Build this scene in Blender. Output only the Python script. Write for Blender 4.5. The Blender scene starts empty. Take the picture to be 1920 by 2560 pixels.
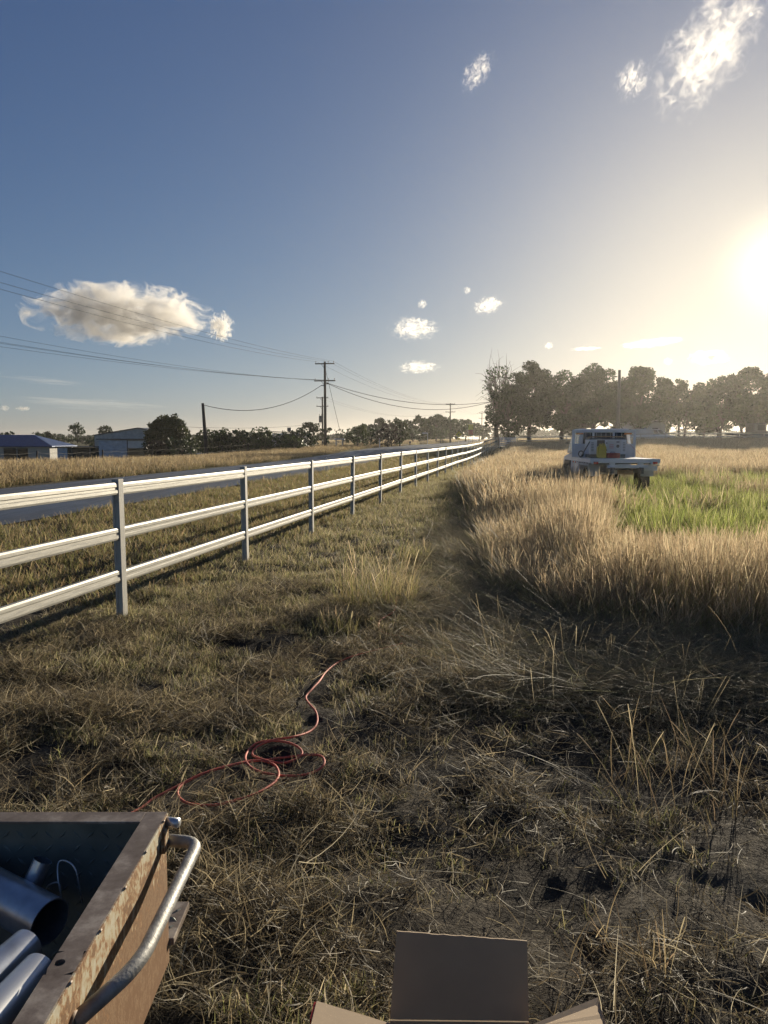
import bpy, bmesh, math, random
import numpy as np
from mathutils import Vector, Matrix, Quaternion

# ------------------------------------------------------------------ camera, sky, sun, exposure
scene = bpy.context.scene
COL = scene.collection
CAM_Z = 1.6
F_PX = 1923.0                 # focal length in photograph pixels (1920 x 2560)
PITCH = math.radians(5.44)    # camera looks slightly down
SUN_EL = math.radians(11.0)
SUN_AZ = math.radians(26.65)  # to the right of straight ahead (+Y)

cam = bpy.data.objects.new('camera', bpy.data.cameras.new('camera'))
COL.objects.link(cam)
cam.location = (0, 0, CAM_Z)
cam.rotation_euler = (math.pi/2 - PITCH, 0, 0)
cam.data.sensor_fit = 'VERTICAL'
cam.data.sensor_height = 24.0
cam.data.lens = 24.0*F_PX/2560.0
cam.data.clip_start = 0.05
cam.data.clip_end = 40000
scene.camera = cam

world = bpy.data.worlds.new('World'); scene.world = world
world.use_nodes = True
wn, wl = world.node_tree.nodes, world.node_tree.links
bg = wn['Background']
sky = wn.new('ShaderNodeTexSky'); sky.sky_type = 'NISHITA'
sky.sun_disc = False
sky.sun_elevation = SUN_EL
sky.sun_rotation = SUN_AZ
sky.altitude = 50; sky.air_density = 0.7; sky.dust_density = 0.5; sky.ozone_density = 2.8
# soft shoulder on the sky's radiance, the same in every direction: c / (1 + k c)
sk1 = wn.new('ShaderNodeVectorMath'); sk1.operation = 'MULTIPLY_ADD'; sk1.inputs[1].default_value = (.058, .068, .135); sk1.inputs[2].default_value = (1,)*3
sk2 = wn.new('ShaderNodeVectorMath'); sk2.operation = 'DIVIDE'
wl.new(sky.outputs[0], sk1.inputs[0]); wl.new(sky.outputs[0], sk2.inputs[0]); wl.new(sk1.outputs[0], sk2.inputs[1])
# the bright aureole round the sun (the lamp itself is the sun lamp below)
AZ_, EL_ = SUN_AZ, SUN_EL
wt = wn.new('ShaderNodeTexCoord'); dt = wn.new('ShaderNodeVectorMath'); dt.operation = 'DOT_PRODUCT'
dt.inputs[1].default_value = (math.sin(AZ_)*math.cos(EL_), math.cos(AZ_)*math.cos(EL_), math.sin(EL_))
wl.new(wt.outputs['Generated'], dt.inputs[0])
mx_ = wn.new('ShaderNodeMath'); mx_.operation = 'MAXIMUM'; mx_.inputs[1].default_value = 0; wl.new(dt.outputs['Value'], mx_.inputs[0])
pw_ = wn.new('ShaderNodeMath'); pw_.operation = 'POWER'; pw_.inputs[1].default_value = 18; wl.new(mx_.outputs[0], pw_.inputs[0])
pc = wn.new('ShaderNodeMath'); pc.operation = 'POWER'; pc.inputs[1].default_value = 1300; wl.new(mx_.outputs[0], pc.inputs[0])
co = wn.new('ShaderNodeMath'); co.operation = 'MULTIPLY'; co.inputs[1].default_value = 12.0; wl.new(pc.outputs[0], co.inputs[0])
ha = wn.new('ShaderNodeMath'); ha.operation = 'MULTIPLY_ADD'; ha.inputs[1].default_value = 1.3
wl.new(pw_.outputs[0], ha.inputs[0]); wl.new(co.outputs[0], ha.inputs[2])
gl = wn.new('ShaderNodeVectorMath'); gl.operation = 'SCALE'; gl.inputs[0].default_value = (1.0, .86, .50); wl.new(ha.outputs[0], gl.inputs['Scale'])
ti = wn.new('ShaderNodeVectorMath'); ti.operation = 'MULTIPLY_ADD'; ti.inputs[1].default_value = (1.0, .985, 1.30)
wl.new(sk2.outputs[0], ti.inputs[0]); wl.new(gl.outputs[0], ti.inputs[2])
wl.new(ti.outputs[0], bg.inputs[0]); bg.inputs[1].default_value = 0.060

sun_dir = Vector((math.sin(SUN_AZ)*math.cos(SUN_EL), math.cos(SUN_AZ)*math.cos(SUN_EL), math.sin(SUN_EL)))
sun = bpy.data.objects.new('sun', bpy.data.lights.new('sun', 'SUN'))
COL.objects.link(sun)
sun.data.energy = 5.0; sun.data.angle = math.radians(0.6); sun.data.color = (1.0, 0.88, 0.69)
sun.rotation_euler = (-sun_dir).to_track_quat('-Z', 'Y').to_euler()
sun.location = (60, 120, 40)

vs = scene.view_settings
vs.view_transform = 'Standard'; vs.look = 'None'; vs.gamma = 1.0; vs.use_curve_mapping = False
vs.exposure = 0.6
cy = scene.cycles
cy.use_denoising = True
cy.max_bounces = 4; cy.diffuse_bounces = 2; cy.glossy_bounces = 2; cy.transmission_bounces = 3
cy.use_adaptive_sampling = True; cy.adaptive_threshold = .03
cy.transparent_max_bounces = 12; cy.volume_bounces = 1
cy.volume_step_rate = .5; cy.volume_max_steps = 256
cy.caustics_reflective = False; cy.caustics_refractive = False

# ------------------------------------------------------------------ helpers
CP, SP = math.cos(PITCH), math.sin(PITCH)
def ray(u, v):
    x = (u-960)/F_PX; y = (1280-v)/F_PX
    return Vector((x, CP+y*SP, y*CP-SP))
def PY(u, v, Y):              # the point seen at (u, v) that lies Y metres ahead
    r = ray(u, v); t = Y/r.y
    return Vector((r.x*t, Y, CAM_Z+r.z*t))
def PZ(u, v, z):              # the point seen at (u, v) on the level z
    r = ray(u, v); t = (z-CAM_Z)/r.z
    return Vector((r.x*t, r.y*t, z))
def PX(u, v, X):              # ... on the plane x = X
    r = ray(u, v); t = X/r.x
    return Vector((X, r.y*t, CAM_Z+r.z*t))
def sm(a, b, x):
    t = np.clip((np.asarray(x, float)-a)/(b-a), 0, 1); return t*t*(3-2*t)

def _h(ix, iy, seed):
    n = (ix.astype(np.int64)*374761393 + iy.astype(np.int64)*668265263 + seed*1442695041) & 0x7fffffff
    n = ((n ^ (n >> 13))*1274126177) & 0x7fffffff
    return ((n ^ (n >> 16)) & 0xffff)/65535.0
def vnoise(x, y, seed=0):
    x = np.asarray(x, float); y = np.asarray(y, float)
    ix = np.floor(x); iy = np.floor(y); fx = x-ix; fy = y-iy
    fx = fx*fx*(3-2*fx); fy = fy*fy*(3-2*fy)
    a = _h(ix, iy, seed); b = _h(ix+1, iy, seed); c = _h(ix, iy+1, seed); d = _h(ix+1, iy+1, seed)
    return (a*(1-fx)+b*fx)*(1-fy)+(c*(1-fx)+d*fx)*fy
def fbm(x, y, seed=0, o=3):
    s = 0; a = .5
    for k in range(o):
        s = s+a*vnoise(np.asarray(x)*2**k, np.asarray(y)*2**k, seed+k*17); a *= .5
    return s/(1-.5**o)

def tag(o, label=None, cat=None, group=None, kind=None):
    if label: o['label'] = label
    if cat: o['category'] = cat
    if group: o['group'] = group
    if kind: o['kind'] = kind
    return o
def empty(name, loc=(0, 0, 0), label=None, cat=None, group=None, rz=0.0):
    o = bpy.data.objects.new(name, None); COL.objects.link(o)
    o.empty_display_size = .1
    o.location = loc; o.rotation_euler = (0, 0, rz)
    return tag(o, label, cat, group)
def link(name, me, mat=None, parent=None, loc=None):
    if mat is not None and len(me.materials) == 0: me.materials.append(mat)
    o = bpy.data.objects.new(name, me); COL.objects.link(o)
    if parent is not None: o.parent = parent
    if loc is not None: o.location = loc
    return o

class MB:
    """collects shapes for ONE mesh object"""
    def __init__(s): s.v = []; s.f = []
    def add(s, vs_, fs):
        b = len(s.v); s.v += [tuple(p) for p in vs_]; s.f += [tuple(i+b for i in f) for f in fs]; return s
    def box(s, c, d, rot=None):
        c = Vector(c); h = Vector(d)/2
        p = [Vector((x*h.x, y*h.y, z*h.z)) for z in (-1, 1) for y in (-1, 1) for x in (-1, 1)]
        if rot is not None: p = [rot @ q for q in p]
        return s.add([c+q for q in p], [(0,2,3,1),(4,5,7,6),(0,1,5,4),(2,6,7,3),(0,4,6,2),(1,3,7,5)])
    def bar(s, a, b, w, h=None, up=(0, 0, 1)):
        a = Vector(a); b = Vector(b); h = h or w
        y = (b-a); L = y.length; y.normalize(); z = Vector(up)
        x = y.cross(z)
        if x.length < 1e-4: x = Vector((1, 0, 0))
        x.normalize(); z = x.cross(y)
        R = Matrix((x, y, z)).transposed()
        return s.box((a+b)/2, (w, L, h), R)
    def tube(s, path, r, n=8, cap=True, closed=False):
        path = [Vector(p) for p in path]; m = len(path)
        rr = r if hasattr(r, '__len__') else [r]*m
        T = []
        for i in range(m):
            if closed: d = path[(i+1) % m]-path[i-1]
            else: d = path[min(i+1, m-1)]-path[max(i-1, 0)]
            T.append(d.normalized() if d.length > 1e-9 else Vector((0, 0, 1)))
        ref = Vector((0, 0, 1)) if abs(T[0].z) < .9 else Vector((1, 0, 0))
        nx = T[0].cross(ref).normalized(); vs_ = []
        for i in range(m):
            nx = (nx-T[i]*nx.dot(T[i])).normalized(); ny = T[i].cross(nx)
            for k in range(n):
                a = 2*math.pi*k/n
                vs_.append(path[i]+(nx*math.cos(a)+ny*math.sin(a))*rr[i])
        fs = []
        for i in range(m if closed else m-1):
            j = (i+1) % m
            for k in range(n):
                fs.append((i*n+k, i*n+(k+1) % n, j*n+(k+1) % n, j*n+k))
        if cap and not closed:
            fs.append(tuple(range(n-1, -1, -1))); fs.append(tuple((m-1)*n+k for k in range(n)))
        return s.add(vs_, fs)
    def prism(s, poly, axis, a, b):
        """polygon of (p, q) pushed along axis 0/1/2 from a to b"""
        def pt(p, q, t):
            return ((t, p, q), (p, t, q), (p, q, t))[axis]
        n = len(poly)
        vs_ = [pt(p, q, a) for p, q in poly]+[pt(p, q, b) for p, q in poly]
        fs = [tuple(range(n)), tuple(range(2*n-1, n-1, -1))]+[(i, n+i, n+(i+1) % n, (i+1) % n) for i in range(n)]
        return s.add(vs_, fs)
    def mesh(s, name, smooth=False, bevel=0):
        me = bpy.data.meshes.new(name); me.from_pydata(s.v, [], s.f)
        bm = bmesh.new(); bm.from_mesh(me)
        bmesh.ops.recalc_face_normals(bm, faces=bm.faces)
        if bevel:
            es = [e for e in bm.edges if len(e.link_faces) == 2 and e.calc_face_angle(0) > .6]
            bmesh.ops.bevel(bm, geom=es, offset=bevel, segments=2, affect='EDGES', clamp_overlap=True, profile=.6)
        bm.to_mesh(me); bm.free()
        if smooth: me.shade_smooth()
        return me
    def build(s, name, mat, parent=None, smooth=False, bevel=0, loc=None):
        return link(name, s.mesh(name, smooth, bevel), mat, parent, loc)

def np_mesh(name, V, Fq, col=None, smooth=False, tri=False):
    """V (n,3), Fq (m,4) or (m,3) index arrays -> mesh, optional per-vertex colour"""
    me = bpy.data.meshes.new(name)
    V = np.asarray(V, np.float32); Fq = np.asarray(Fq, np.int32)
    k = Fq.shape[1]
    me.vertices.add(len(V)); me.vertices.foreach_set('co', V.ravel())
    me.loops.add(Fq.size); me.loops.foreach_set('vertex_index', Fq.ravel())
    me.polygons.add(len(Fq))
    me.polygons.foreach_set('loop_start', np.arange(0, Fq.size, k, dtype=np.int32))
    me.polygons.foreach_set('loop_total', np.full(len(Fq), k, np.int32))
    me.update(calc_edges=True)
    if col is not None:
        a = me.color_attributes.new('col', 'FLOAT_COLOR', 'POINT')
        c = np.ones((len(V), 4), np.float32); c[:, :3] = col
        a.data.foreach_set('color', c.ravel())
    if smooth: me.shade_smooth()
    me.validate()
    return me

# ------------------------------------------------------------------ materials
def new_mat(name):
    m = bpy.data.materials.new(name); m.use_nodes = True
    n, l = m.node_tree.nodes, m.node_tree.links
    return m, n, l, n['Principled BSDF']
def ramp(n, l, src, stops):
    r = n.new('ShaderNodeValToRGB')
    while len(r.color_ramp.elements) < len(stops): r.color_ramp.elements.new(.5)
    for e, (p, c) in zip(r.color_ramp.elements, stops):
        e.position = p; e.color = (*c, 1) if len(c) == 3 else c
    l.new(src, r.inputs[0]); return r.outputs[0]
def noise(n, l, scale, detail=4, rough=.55, coord='Object', stretch=None):
    tc = n.new('ShaderNodeTexCoord'); t = n.new('ShaderNodeTexNoise')
    t.inputs['Scale'].default_value = scale; t.inputs['Detail'].default_value = detail; t.inputs['Roughness'].default_value = rough
    if stretch:
        mp = n.new('ShaderNodeMapping'); mp.inputs['Scale'].default_value = stretch
        l.new(tc.outputs[coord], mp.inputs[0]); l.new(mp.outputs[0], t.inputs['Vector'])
    else: l.new(tc.outputs[coord], t.inputs['Vector'])
    return t.outputs['Fac']
def bump(n, l, src, b, strength=.3, dist=.01):
    bp = n.new('ShaderNodeBump'); bp.inputs['Strength'].default_value = strength; bp.inputs['Distance'].default_value = dist
    l.new(src, bp.inputs['Height']); l.new(bp.outputs[0], b.inputs['Normal'])
def plain(name, col, rough=.6, metal=0.0, var=.15, scale=8, spec=.5, bmp=0.0, stretch=None, coat=0):
    m, n, l, b = new_mat(name)
    f = noise(n, l, scale, 5, stretch=stretch)
    lo = tuple(c*(1-var) for c in col); hi = tuple(min(1, c*(1+var)) for c in col)
    l.new(ramp(n, l, f, [(.3, lo), (.7, hi)]), b.inputs['Base Color'])
    b.inputs['Roughness'].default_value = rough; b.inputs['Metallic'].default_value = metal
    b.inputs['Specular IOR Level'].default_value = spec; b.inputs['Coat Weight'].default_value = coat
    if bmp: bump(n, l, noise(n, l, scale*6, 4), b, bmp, .01)
    return m
def glass_dark(name, col=(.02, .025, .03)):
    m, n, l, b = new_mat(name)
    b.inputs['Base Color'].default_value = (*col, 1); b.inputs['Roughness'].default_value = .06
    return m

M = {}
M['galv_rail'] = plain('cream galvanised rail', (.41, .395, .34), .52, .25, .26, 3, stretch=(3, 1.6, 30), bmp=.06)
M['galv_post'] = plain('weathered galvanised post', (.46, .44, .38), .65, 0, .22, 5, bmp=.1, stretch=(20, 20, 2))
M['zinc'] = plain('zinc pipe', (.50, .53, .57), .33, .8, .22, 9, stretch=(2, 2, 2), bmp=.04)
M['pipe_grey'] = plain('grey pipe', (.27, .265, .245), .55, .35, .45, 22, bmp=.15)
M['white_paint'] = plain('white paint', (.72, .74, .76), .38, 0, .08, 3)
M['white_dull'] = plain('dull white sheet', (.62, .63, .62), .6, 0, .10, 2)
M['alu'] = plain('aluminium', (.62, .63, .63), .38, .7, .12, 6)
M['black'] = plain('black plastic', (.02, .02, .022), .5, 0, .3, 9)
M['rubber'] = plain('tyre rubber', (.018, .018, .018), .85, 0, .3, 12)
M['red'] = plain('red paint', (.42, .035, .025), .35, 0, .12, 4)
M['strap_red'] = plain('red webbing', (.42, .04, .03), 1.0, 0, .1, 20, spec=.05)
M['redlamp'] = plain('red lamp lens', (.50, .02, .015), .15, 0, .1, 4)
M['yellow'] = plain('yellow plastic', (.55, .40, .02), .5, 0, .12, 6)
M['dark_red'] = plain('dark red car paint', (.10, .012, .014), .25, 0, .1, 4, coat=.6)
M['glass'] = glass_dark('dark window glass')
M['bronze'] = plain('rusty towbar paint', (.30, .16, .06), .6, .1, .3, 9)
M['wood_dark'] = plain('old dark timber', (.060, .052, .046), .85, 0, .3, 4, stretch=(6, 6, .7), bmp=.3)
M['wood_grey'] = plain('grey weathered timber', (.17, .155, .13), .9, 0, .25, 4, stretch=(6, 6, .7), bmp=.3)
M['wire'] = plain('power line wire', (.06, .06, .06), 1.0, 0, .1, 1, spec=.05)
M['ceramic'] = plain('brown ceramic', (.05, .03, .025), .3, 0, .1, 4)
M['steel_dark'] = plain('dark grey steel', (.10, .11, .12), .6, .4, .3, 5)
M['cardboard'] = plain('brown cardboard', (.42, .315, .205), .85, 0, .10, 5, bmp=.05, stretch=(1, 1, 1))
M['cardboard_edge'] = plain('cardboard edge', (.44, .32, .20), .9, 0, .2, 60)
M['hose'] = plain('red hose rubber', (.58, .12, .07), .65, 0, .12, 9)
M['stick'] = plain('pale dry stick', (.42, .36, .26), .8, 0, .25, 30)
M['concrete'] = plain('concrete', (.30, .29, .27), .9, 0, .2, 25, bmp=.4)
M['wall_cream'] = plain('cream wall', (.42, .40, .36), .8, 0, .06, 1.5)
M['sign_yellow'] = plain('yellow sign face', (.75, .60, .02), .4, 0, .03, 2)
M['sign_white'] = plain('white sign face', (.75, .75, .73), .5, 0, .03, 2)
M['sign_red'] = plain('red sign face', (.55, .10, .06), .5, 0, .03, 2)
M['orange'] = plain('amber lamp', (.6, .2, .02), .3, 0, .05, 3)

def roof_mat(name, col, scale):
    m, n, l, b = new_mat(name)
    tc = n.new('ShaderNodeTexCoord'); w = n.new('ShaderNodeTexWave')
    w.inputs['Scale'].default_value = scale; w.wave_profile = 'SIN'
    l.new(tc.outputs['Object'], w.inputs['Vector'])
    f = noise(n, l, 2.0, 4)
    l.new(ramp(n, l, f, [(.3, tuple(c*.8 for c in col)), (.7, tuple(c*1.2 for c in col))]), b.inputs['Base Color'])
    b.inputs['Roughness'].default_value = .45; b.inputs['Metallic'].default_value = .2
    bump(n, l, w.outputs['Fac'], b, .7, .04)
    return m
M['roof_blue'] = roof_mat('blue corrugated roof', (.035, .075, .19), 2.2)
M['roof_dark'] = roof_mat('dark metal roof', (.06, .065, .07), 2.2)
M['sheet_grey'] = roof_mat('grey corrugated wall sheet', (.52, .51, .48), 2.5)
M['sheet_blue'] = roof_mat('pale blue wall sheet', (.46, .53, .62), 2.5)

def rust_mat():
    m, n, l, b = new_mat('rusty cream paint')
    f1 = noise(n, l, 70, 7, .75, stretch=(1, .8, .45)); f2 = noise(n, l, 7, 3)
    tc = n.new('ShaderNodeTexCoord'); sx = n.new('ShaderNodeSeparateXYZ'); l.new(tc.outputs['Object'], sx.inputs[0])
    mr = n.new('ShaderNodeMapRange'); mr.inputs['From Min'].default_value = .50; mr.inputs['From Max'].default_value = .69
    mr.inputs['To Min'].default_value = .21; mr.inputs['To Max'].default_value = -.04
    l.new(sx.outputs['Z'], mr.inputs['Value'])
    a = n.new('ShaderNodeMath'); a.operation = 'MULTIPLY_ADD'; a.inputs[1].default_value = .45
    l.new(f2, a.inputs[0]); l.new(f1, a.inputs[2])
    a2 = n.new('ShaderNodeMath'); l.new(a.outputs[0], a2.inputs[0]); l.new(mr.outputs[0], a2.inputs[1])
    c = ramp(n, l, a2.outputs[0], [(.58, (.46, .43, .33)), (.70, (.42, .36, .24)), (.755, (.30, .165, .075)), (.84, (.15, .085, .045)), (.90, (.26, .165, .09)), (.97, (.18, .10, .05))])
    l.new(c, b.inputs['Base Color']); b.inputs['Roughness'].default_value = .62
    bump(n, l, a2.outputs[0], b, .25, .003)
    return m
M['rust'] = rust_mat()
def rim_mat():
    m, n, l, b = new_mat('worn brown steel rim')
    f = noise(n, l, 16, 6, .65)
    l.new(ramp(n, l, f, [(.3, (.13, .095, .070)), (.5, (.22, .175, .14)), (.66, (.40, .34, .28)), (.8, (.28, .19, .11))]), b.inputs['Base Color'])
    b.inputs['Roughness'].default_value = .55; b.inputs['Metallic'].default_value = .25
    bump(n, l, noise(n, l, 60, 4), b, .15, .003)
    return m
M['rim'] = rim_mat()
M['plate'] = plain('chequer plate steel', (.20, .215, .19), .5, .2, .3, 8)

def veg_mat(name, trans=.45, rough=.55, lo=.72, hi=1.3):
    """colour comes per blade or leaf from the 'col' attribute, varied a little per plant"""
    m, n, l, b = new_mat(name)
    at = n.new('ShaderNodeAttribute'); at.attribute_name = 'col'
    oi = n.new('ShaderNodeObjectInfo')
    mr = n.new('ShaderNodeMapRange'); mr.inputs['To Min'].default_value = lo; mr.inputs['To Max'].default_value = hi
    l.new(oi.outputs['Random'], mr.inputs['Value'])
    mx = n.new('ShaderNodeVectorMath'); mx.operation = 'SCALE'
    l.new(at.outputs['Color'], mx.inputs[0]); l.new(mr.outputs[0], mx.inputs['Scale'])
    l.new(mx.outputs[0], b.inputs['Base Color']); b.inputs['Roughness'].default_value = rough
    b.inputs['Specular IOR Level'].default_value = .35
    t = n.new('ShaderNodeBsdfTranslucent'); l.new(mx.outputs[0], t.inputs['Color'])
    s = n.new('ShaderNodeMixShader'); s.inputs[0].default_value = trans
    l.new(b.outputs[0], s.inputs[1]); l.new(t.outputs[0], s.inputs[2])
    l.new(s.outputs[0], n['Material Output'].inputs['Surface'])
    return m
M['grass'] = veg_mat('grass blades', .62)
M['lush'] = veg_mat('lush grass blades', .5, .5, .4, 1.5)
M['leaf'] = veg_mat('tree leaves', .22, .5, .9, 1.1)
M['bark'] = plain('bark', (.10, .085, .07), .9, 0, .35, 3, bmp=.4, stretch=(5, 5, 1))

# ------------------------------------------------------------------ terrain
ROAD_W = 6.4
def road_near(y): return -6.8+.165*(np.asarray(y, float)-13.5)
def fence_x(y): return -2.33+.185*(np.asarray(y, float)-6.73)
EDGE = np.array([(4.6, 4.2), (5.2, 3.4), (5.56, 2.84), (6.41, 1.75), (7.55, 1.30), (10.1, 1.42), (12, 1.65), (15.1, 2.15), (20, 2.5), (26.1, 3.0), (34, 4.4), (42.3, 6.0), (60, 9.8), (90, 15.0), (96, 15.8)])
def tall_edge(y): return np.interp(y, EDGE[:, 0], EDGE[:, 1])
def ground_base(x, y):
    x = np.asarray(x, float); y = np.asarray(y, float)
    rise = .5*sm(45, 95, y)
    s = (road_near(y)-ROAD_W)-x
    fall = -2.3*sm(4, 34, s)*sm(16, 55, y)*(1-sm(120, 165, y))
    onroad = sm(-.6, .5, s+ROAD_W)*(1-sm(-.5, 1.2, s))
    return rise+fall+.55*sm(12, 38, x)*sm(45, 92, y)+.08*onroad*sm(3, 9, y)
def ground_z(x, y):
    x = np.asarray(x, float); y = np.asarray(y, float)
    far = 1-sm(9, 30, np.hypot(x, y))
    b = .13*(fbm(x*2.1+3, y*2.1, 5, 4)-.5)*(.3+.7*far)+.03*(np.abs(fbm(x*5.3, y*5.3, 9, 3)-.5)*-2+.35)*far
    b = b+.04*(fbm(x*.5, y*.5, 21, 2)-.5)
    # wheel ruts and torn-up soil in the near right corner
    rut = sm(.1, .5, x)*(1-sm(4.2, 5.2, y))*sm(.4, 1.4, y)
    b = b+rut*.06*(fbm(x*1.1+y*1.9, (y-x*.55)*5.5, 31, 3)-.5)
    onroad = sm(.2, 1.0, road_near(y)-x)*(1-sm(-1.0, -.2, road_near(y)-ROAD_W-x))*sm(3, 9, y)
    return ground_base(x, y)+b*(1-onroad)

def GZ(x, y): return float(ground_z(x, y))
def GB(x, y): return float(ground_base(x, y))

def ground_mat():
    m, n, l, b = new_mat('dry soil and thatch')
    f1 = noise(n, l, 1.2, 6, .6); f2 = noise(n, l, 28, 5, .7); f3 = noise(n, l, .06, 3)
    a = n.new('ShaderNodeMath'); a.operation = 'MULTIPLY_ADD'; a.inputs[1].default_value = .75
    l.new(f2, a.inputs[0]); l.new(f1, a.inputs[2])
    near = ramp(n, l, a.outputs[0], [(.55, (.020, .017, .013)), (.80, (.045, .037, .027)), (1.0, (.095, .080, .058))])
    far = ramp(n, l, f3, [(.4, (.10, .085, .038)), (.6, (.085, .090, .035))])
    tc = n.new('ShaderNodeTexCoord'); le = n.new('ShaderNodeVectorMath'); le.operation = 'LENGTH'
    l.new(tc.outputs['Object'], le.inputs[0])
    mr = n.new('ShaderNodeMapRange'); mr.inputs['From Min'].default_value = 12; mr.inputs['From Max'].default_value = 45
    l.new(le.outputs['Value'], mr.inputs['Value'])
    mx = n.new('ShaderNodeMixRGB'); l.new(mr.outputs[0], mx.inputs[0]); l.new(near, mx.inputs[1]); l.new(far, mx.inputs[2])
    l.new(mx.outputs[0], b.inputs['Base Color']); b.inputs['Roughness'].default_value = .95
    b.inputs['Specular IOR Level'].default_value = .15
    bump(n, l, a.outputs[0], b, 1.0, .05)
    return m
M['ground'] = ground_mat()
def axis(lo, hi, dense_lo, dense_hi, step, growth=1.12, cap=80):
    c = list(np.arange(dense_lo, dense_hi, step)); d = step
    while c[-1] < hi: d = min(d*growth, cap); c.append(c[-1]+d)
    d = step; a = [dense_lo]
    while a[-1] > lo: d = min(d*growth, cap); a.append(a[-1]-d)
    return np.array(a[:0:-1]+c)
gx = axis(-1000, 1000, -4.2, 4.6, .035); gy = axis(-80, 1400, .7, 10.5, .035)
GX, GY = np.meshgrid(gx, gy)
V = np.stack([GX.ravel(), GY.ravel(), ground_z(GX, GY).ravel()], 1)
nx, ny = len(gx), len(gy)
I = np.arange(nx*ny).reshape(ny, nx)
Fq = np.stack([I[:-1, :-1].ravel(), I[:-1, 1:].ravel(), I[1:, 1:].ravel(), I[1:, :-1].ravel()], 1)
g = link('ground', np_mesh('ground', V, Fq, smooth=True), M['ground']); tag(g, kind='structure')

def road_mat():
    m, n, l, b = new_mat('worn asphalt')
    f = noise(n, l, 3, 6, .6); f2 = noise(n, l, 90, 3, .6)
    l.new(ramp(n, l, f, [(.3, (.042, .045, .050)), (.7, (.075, .078, .082))]), b.inputs['Base Color'])
    l.new(ramp(n, l, noise(n, l, .5, 4, .6, stretch=(3, .3, 1)), [(.35, (.38,)*3), (.65, (.62,)*3)]), b.inputs['Roughness'])
    bump(n, l, f2, b, .35, .006)
    return m
M['road'] = road_mat()
def strip(name, pts_l, pts_r, mat, nx_=8, lift=.03):
    a = np.asarray(pts_l); c = np.asarray(pts_r); t = np.linspace(0, 1, nx_+1)
    X = a[:, None, 0]*(1-t)+c[:, None, 0]*t; Y = a[:, None, 1]*(1-t)+c[:, None, 1]*t
    Z = ground_base(X, Y)+lift+.05*(1-(2*t-1)**2)
    n_, m_ = X.shape
    I = np.arange(n_*m_).reshape(n_, m_)
    Fq = np.stack([I[:-1, :-1].ravel(), I[:-1, 1:].ravel(), I[1:, 1:].ravel(), I[1:, :-1].ravel()], 1)
    return tag(link(name, np_mesh(name, np.stack([X.ravel(), Y.ravel(), Z.ravel()], 1), Fq, smooth=True), mat), kind='structure')
ys = np.concatenate([np.arange(-30, 120, 2.), np.arange(120, 700, 10.)])
strip('road', np.stack([road_near(ys)-ROAD_W, ys], 1), np.stack([road_near(ys), ys], 1), M['road'])
xs = np.arange(-60, 5.2, 2.)
strip('side_road', np.stack([xs, 124+0*xs], 1), np.stack([xs, 138+0*xs], 1), M['road'], lift=.06)

# ------------------------------------------------------------------ grass (stuff): clumps scattered by geometry nodes
proto_store = {}
def blades(rng, n, spread, length, width, lean, curl, cols, head=None, segs=3, flat=False, root_dark=.55):
    """n curved strips; returns V, F(quads), colours"""
    V, Fq, C = [], [], []
    for i in range(n):
        a = rng.uniform(0, 2*math.pi); r = spread*math.sqrt(rng.uniform())
        p = np.array([r*math.cos(a), r*math.sin(a), 0.])
        L = rng.uniform(*length); w = rng.uniform(*width)
        az = rng.uniform(0, 2*math.pi); tilt = rng.uniform(*lean); cv = rng.uniform(*curl)
        c = np.array(cols[rng.integers(len(cols))])*rng.uniform(.75, 1.25)
        if flat: p[2] = rng.uniform(.002, .03)
        base = len(V); side = rng.uniform(0, math.pi) if flat else az+math.pi/2+rng.uniform(-.6, .6)
        s = np.array([math.cos(side), math.sin(side), 0]); tw = rng.uniform(-.5, .5)
        bend = rng.uniform(-1.2, 1.2) if flat else rng.uniform(-.4, .4)
        if flat: s = np.array([-math.sin(az), math.cos(az), rng.uniform(-.6, .6)])
        for k in range(segs+1):
            t = k/segs; ww = w*(1-.75*t**2)
            if head and t > .7: ww = w*head*(1.25-t)*1.6
            V += [p-s*ww/2, p+s*ww/2]
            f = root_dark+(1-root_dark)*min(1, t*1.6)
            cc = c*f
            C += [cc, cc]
            th = min(tilt+cv*t, 2.2); aa = az+bend*t
            p = p+np.array([math.sin(th)*math.cos(aa), math.sin(th)*math.sin(aa), math.cos(th)])*L/segs
            if flat: p[2] = max(p[2], .001)
        for k in range(segs):
            b = base+2*k; Fq.append((b, b+1, b+3, b+2))
    return V, Fq, C
def protos(key, count, *specs, seed=1):
    rng = np.random.default_rng(seed)
    col = bpy.data.collections.new('plants_'+key)
    for i in range(count):
        V, Fq, C = [], [], []
        for sp in specs:
            v, f, c = blades(rng, **sp); b = len(V)
            V += v; C += c; Fq += [tuple(q+b for q in t) for t in f]
        me = np_mesh(f'{key}_{i:02d}', np.array(V), np.array(Fq), np.array(C))
        me.materials.append(M['lush' if key == 'lush' else 'grass'])
        col.objects.link(bpy.data.objects.new(f'{key}_{i:02d}', me))
    proto_store[key] = (col, count)
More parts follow.
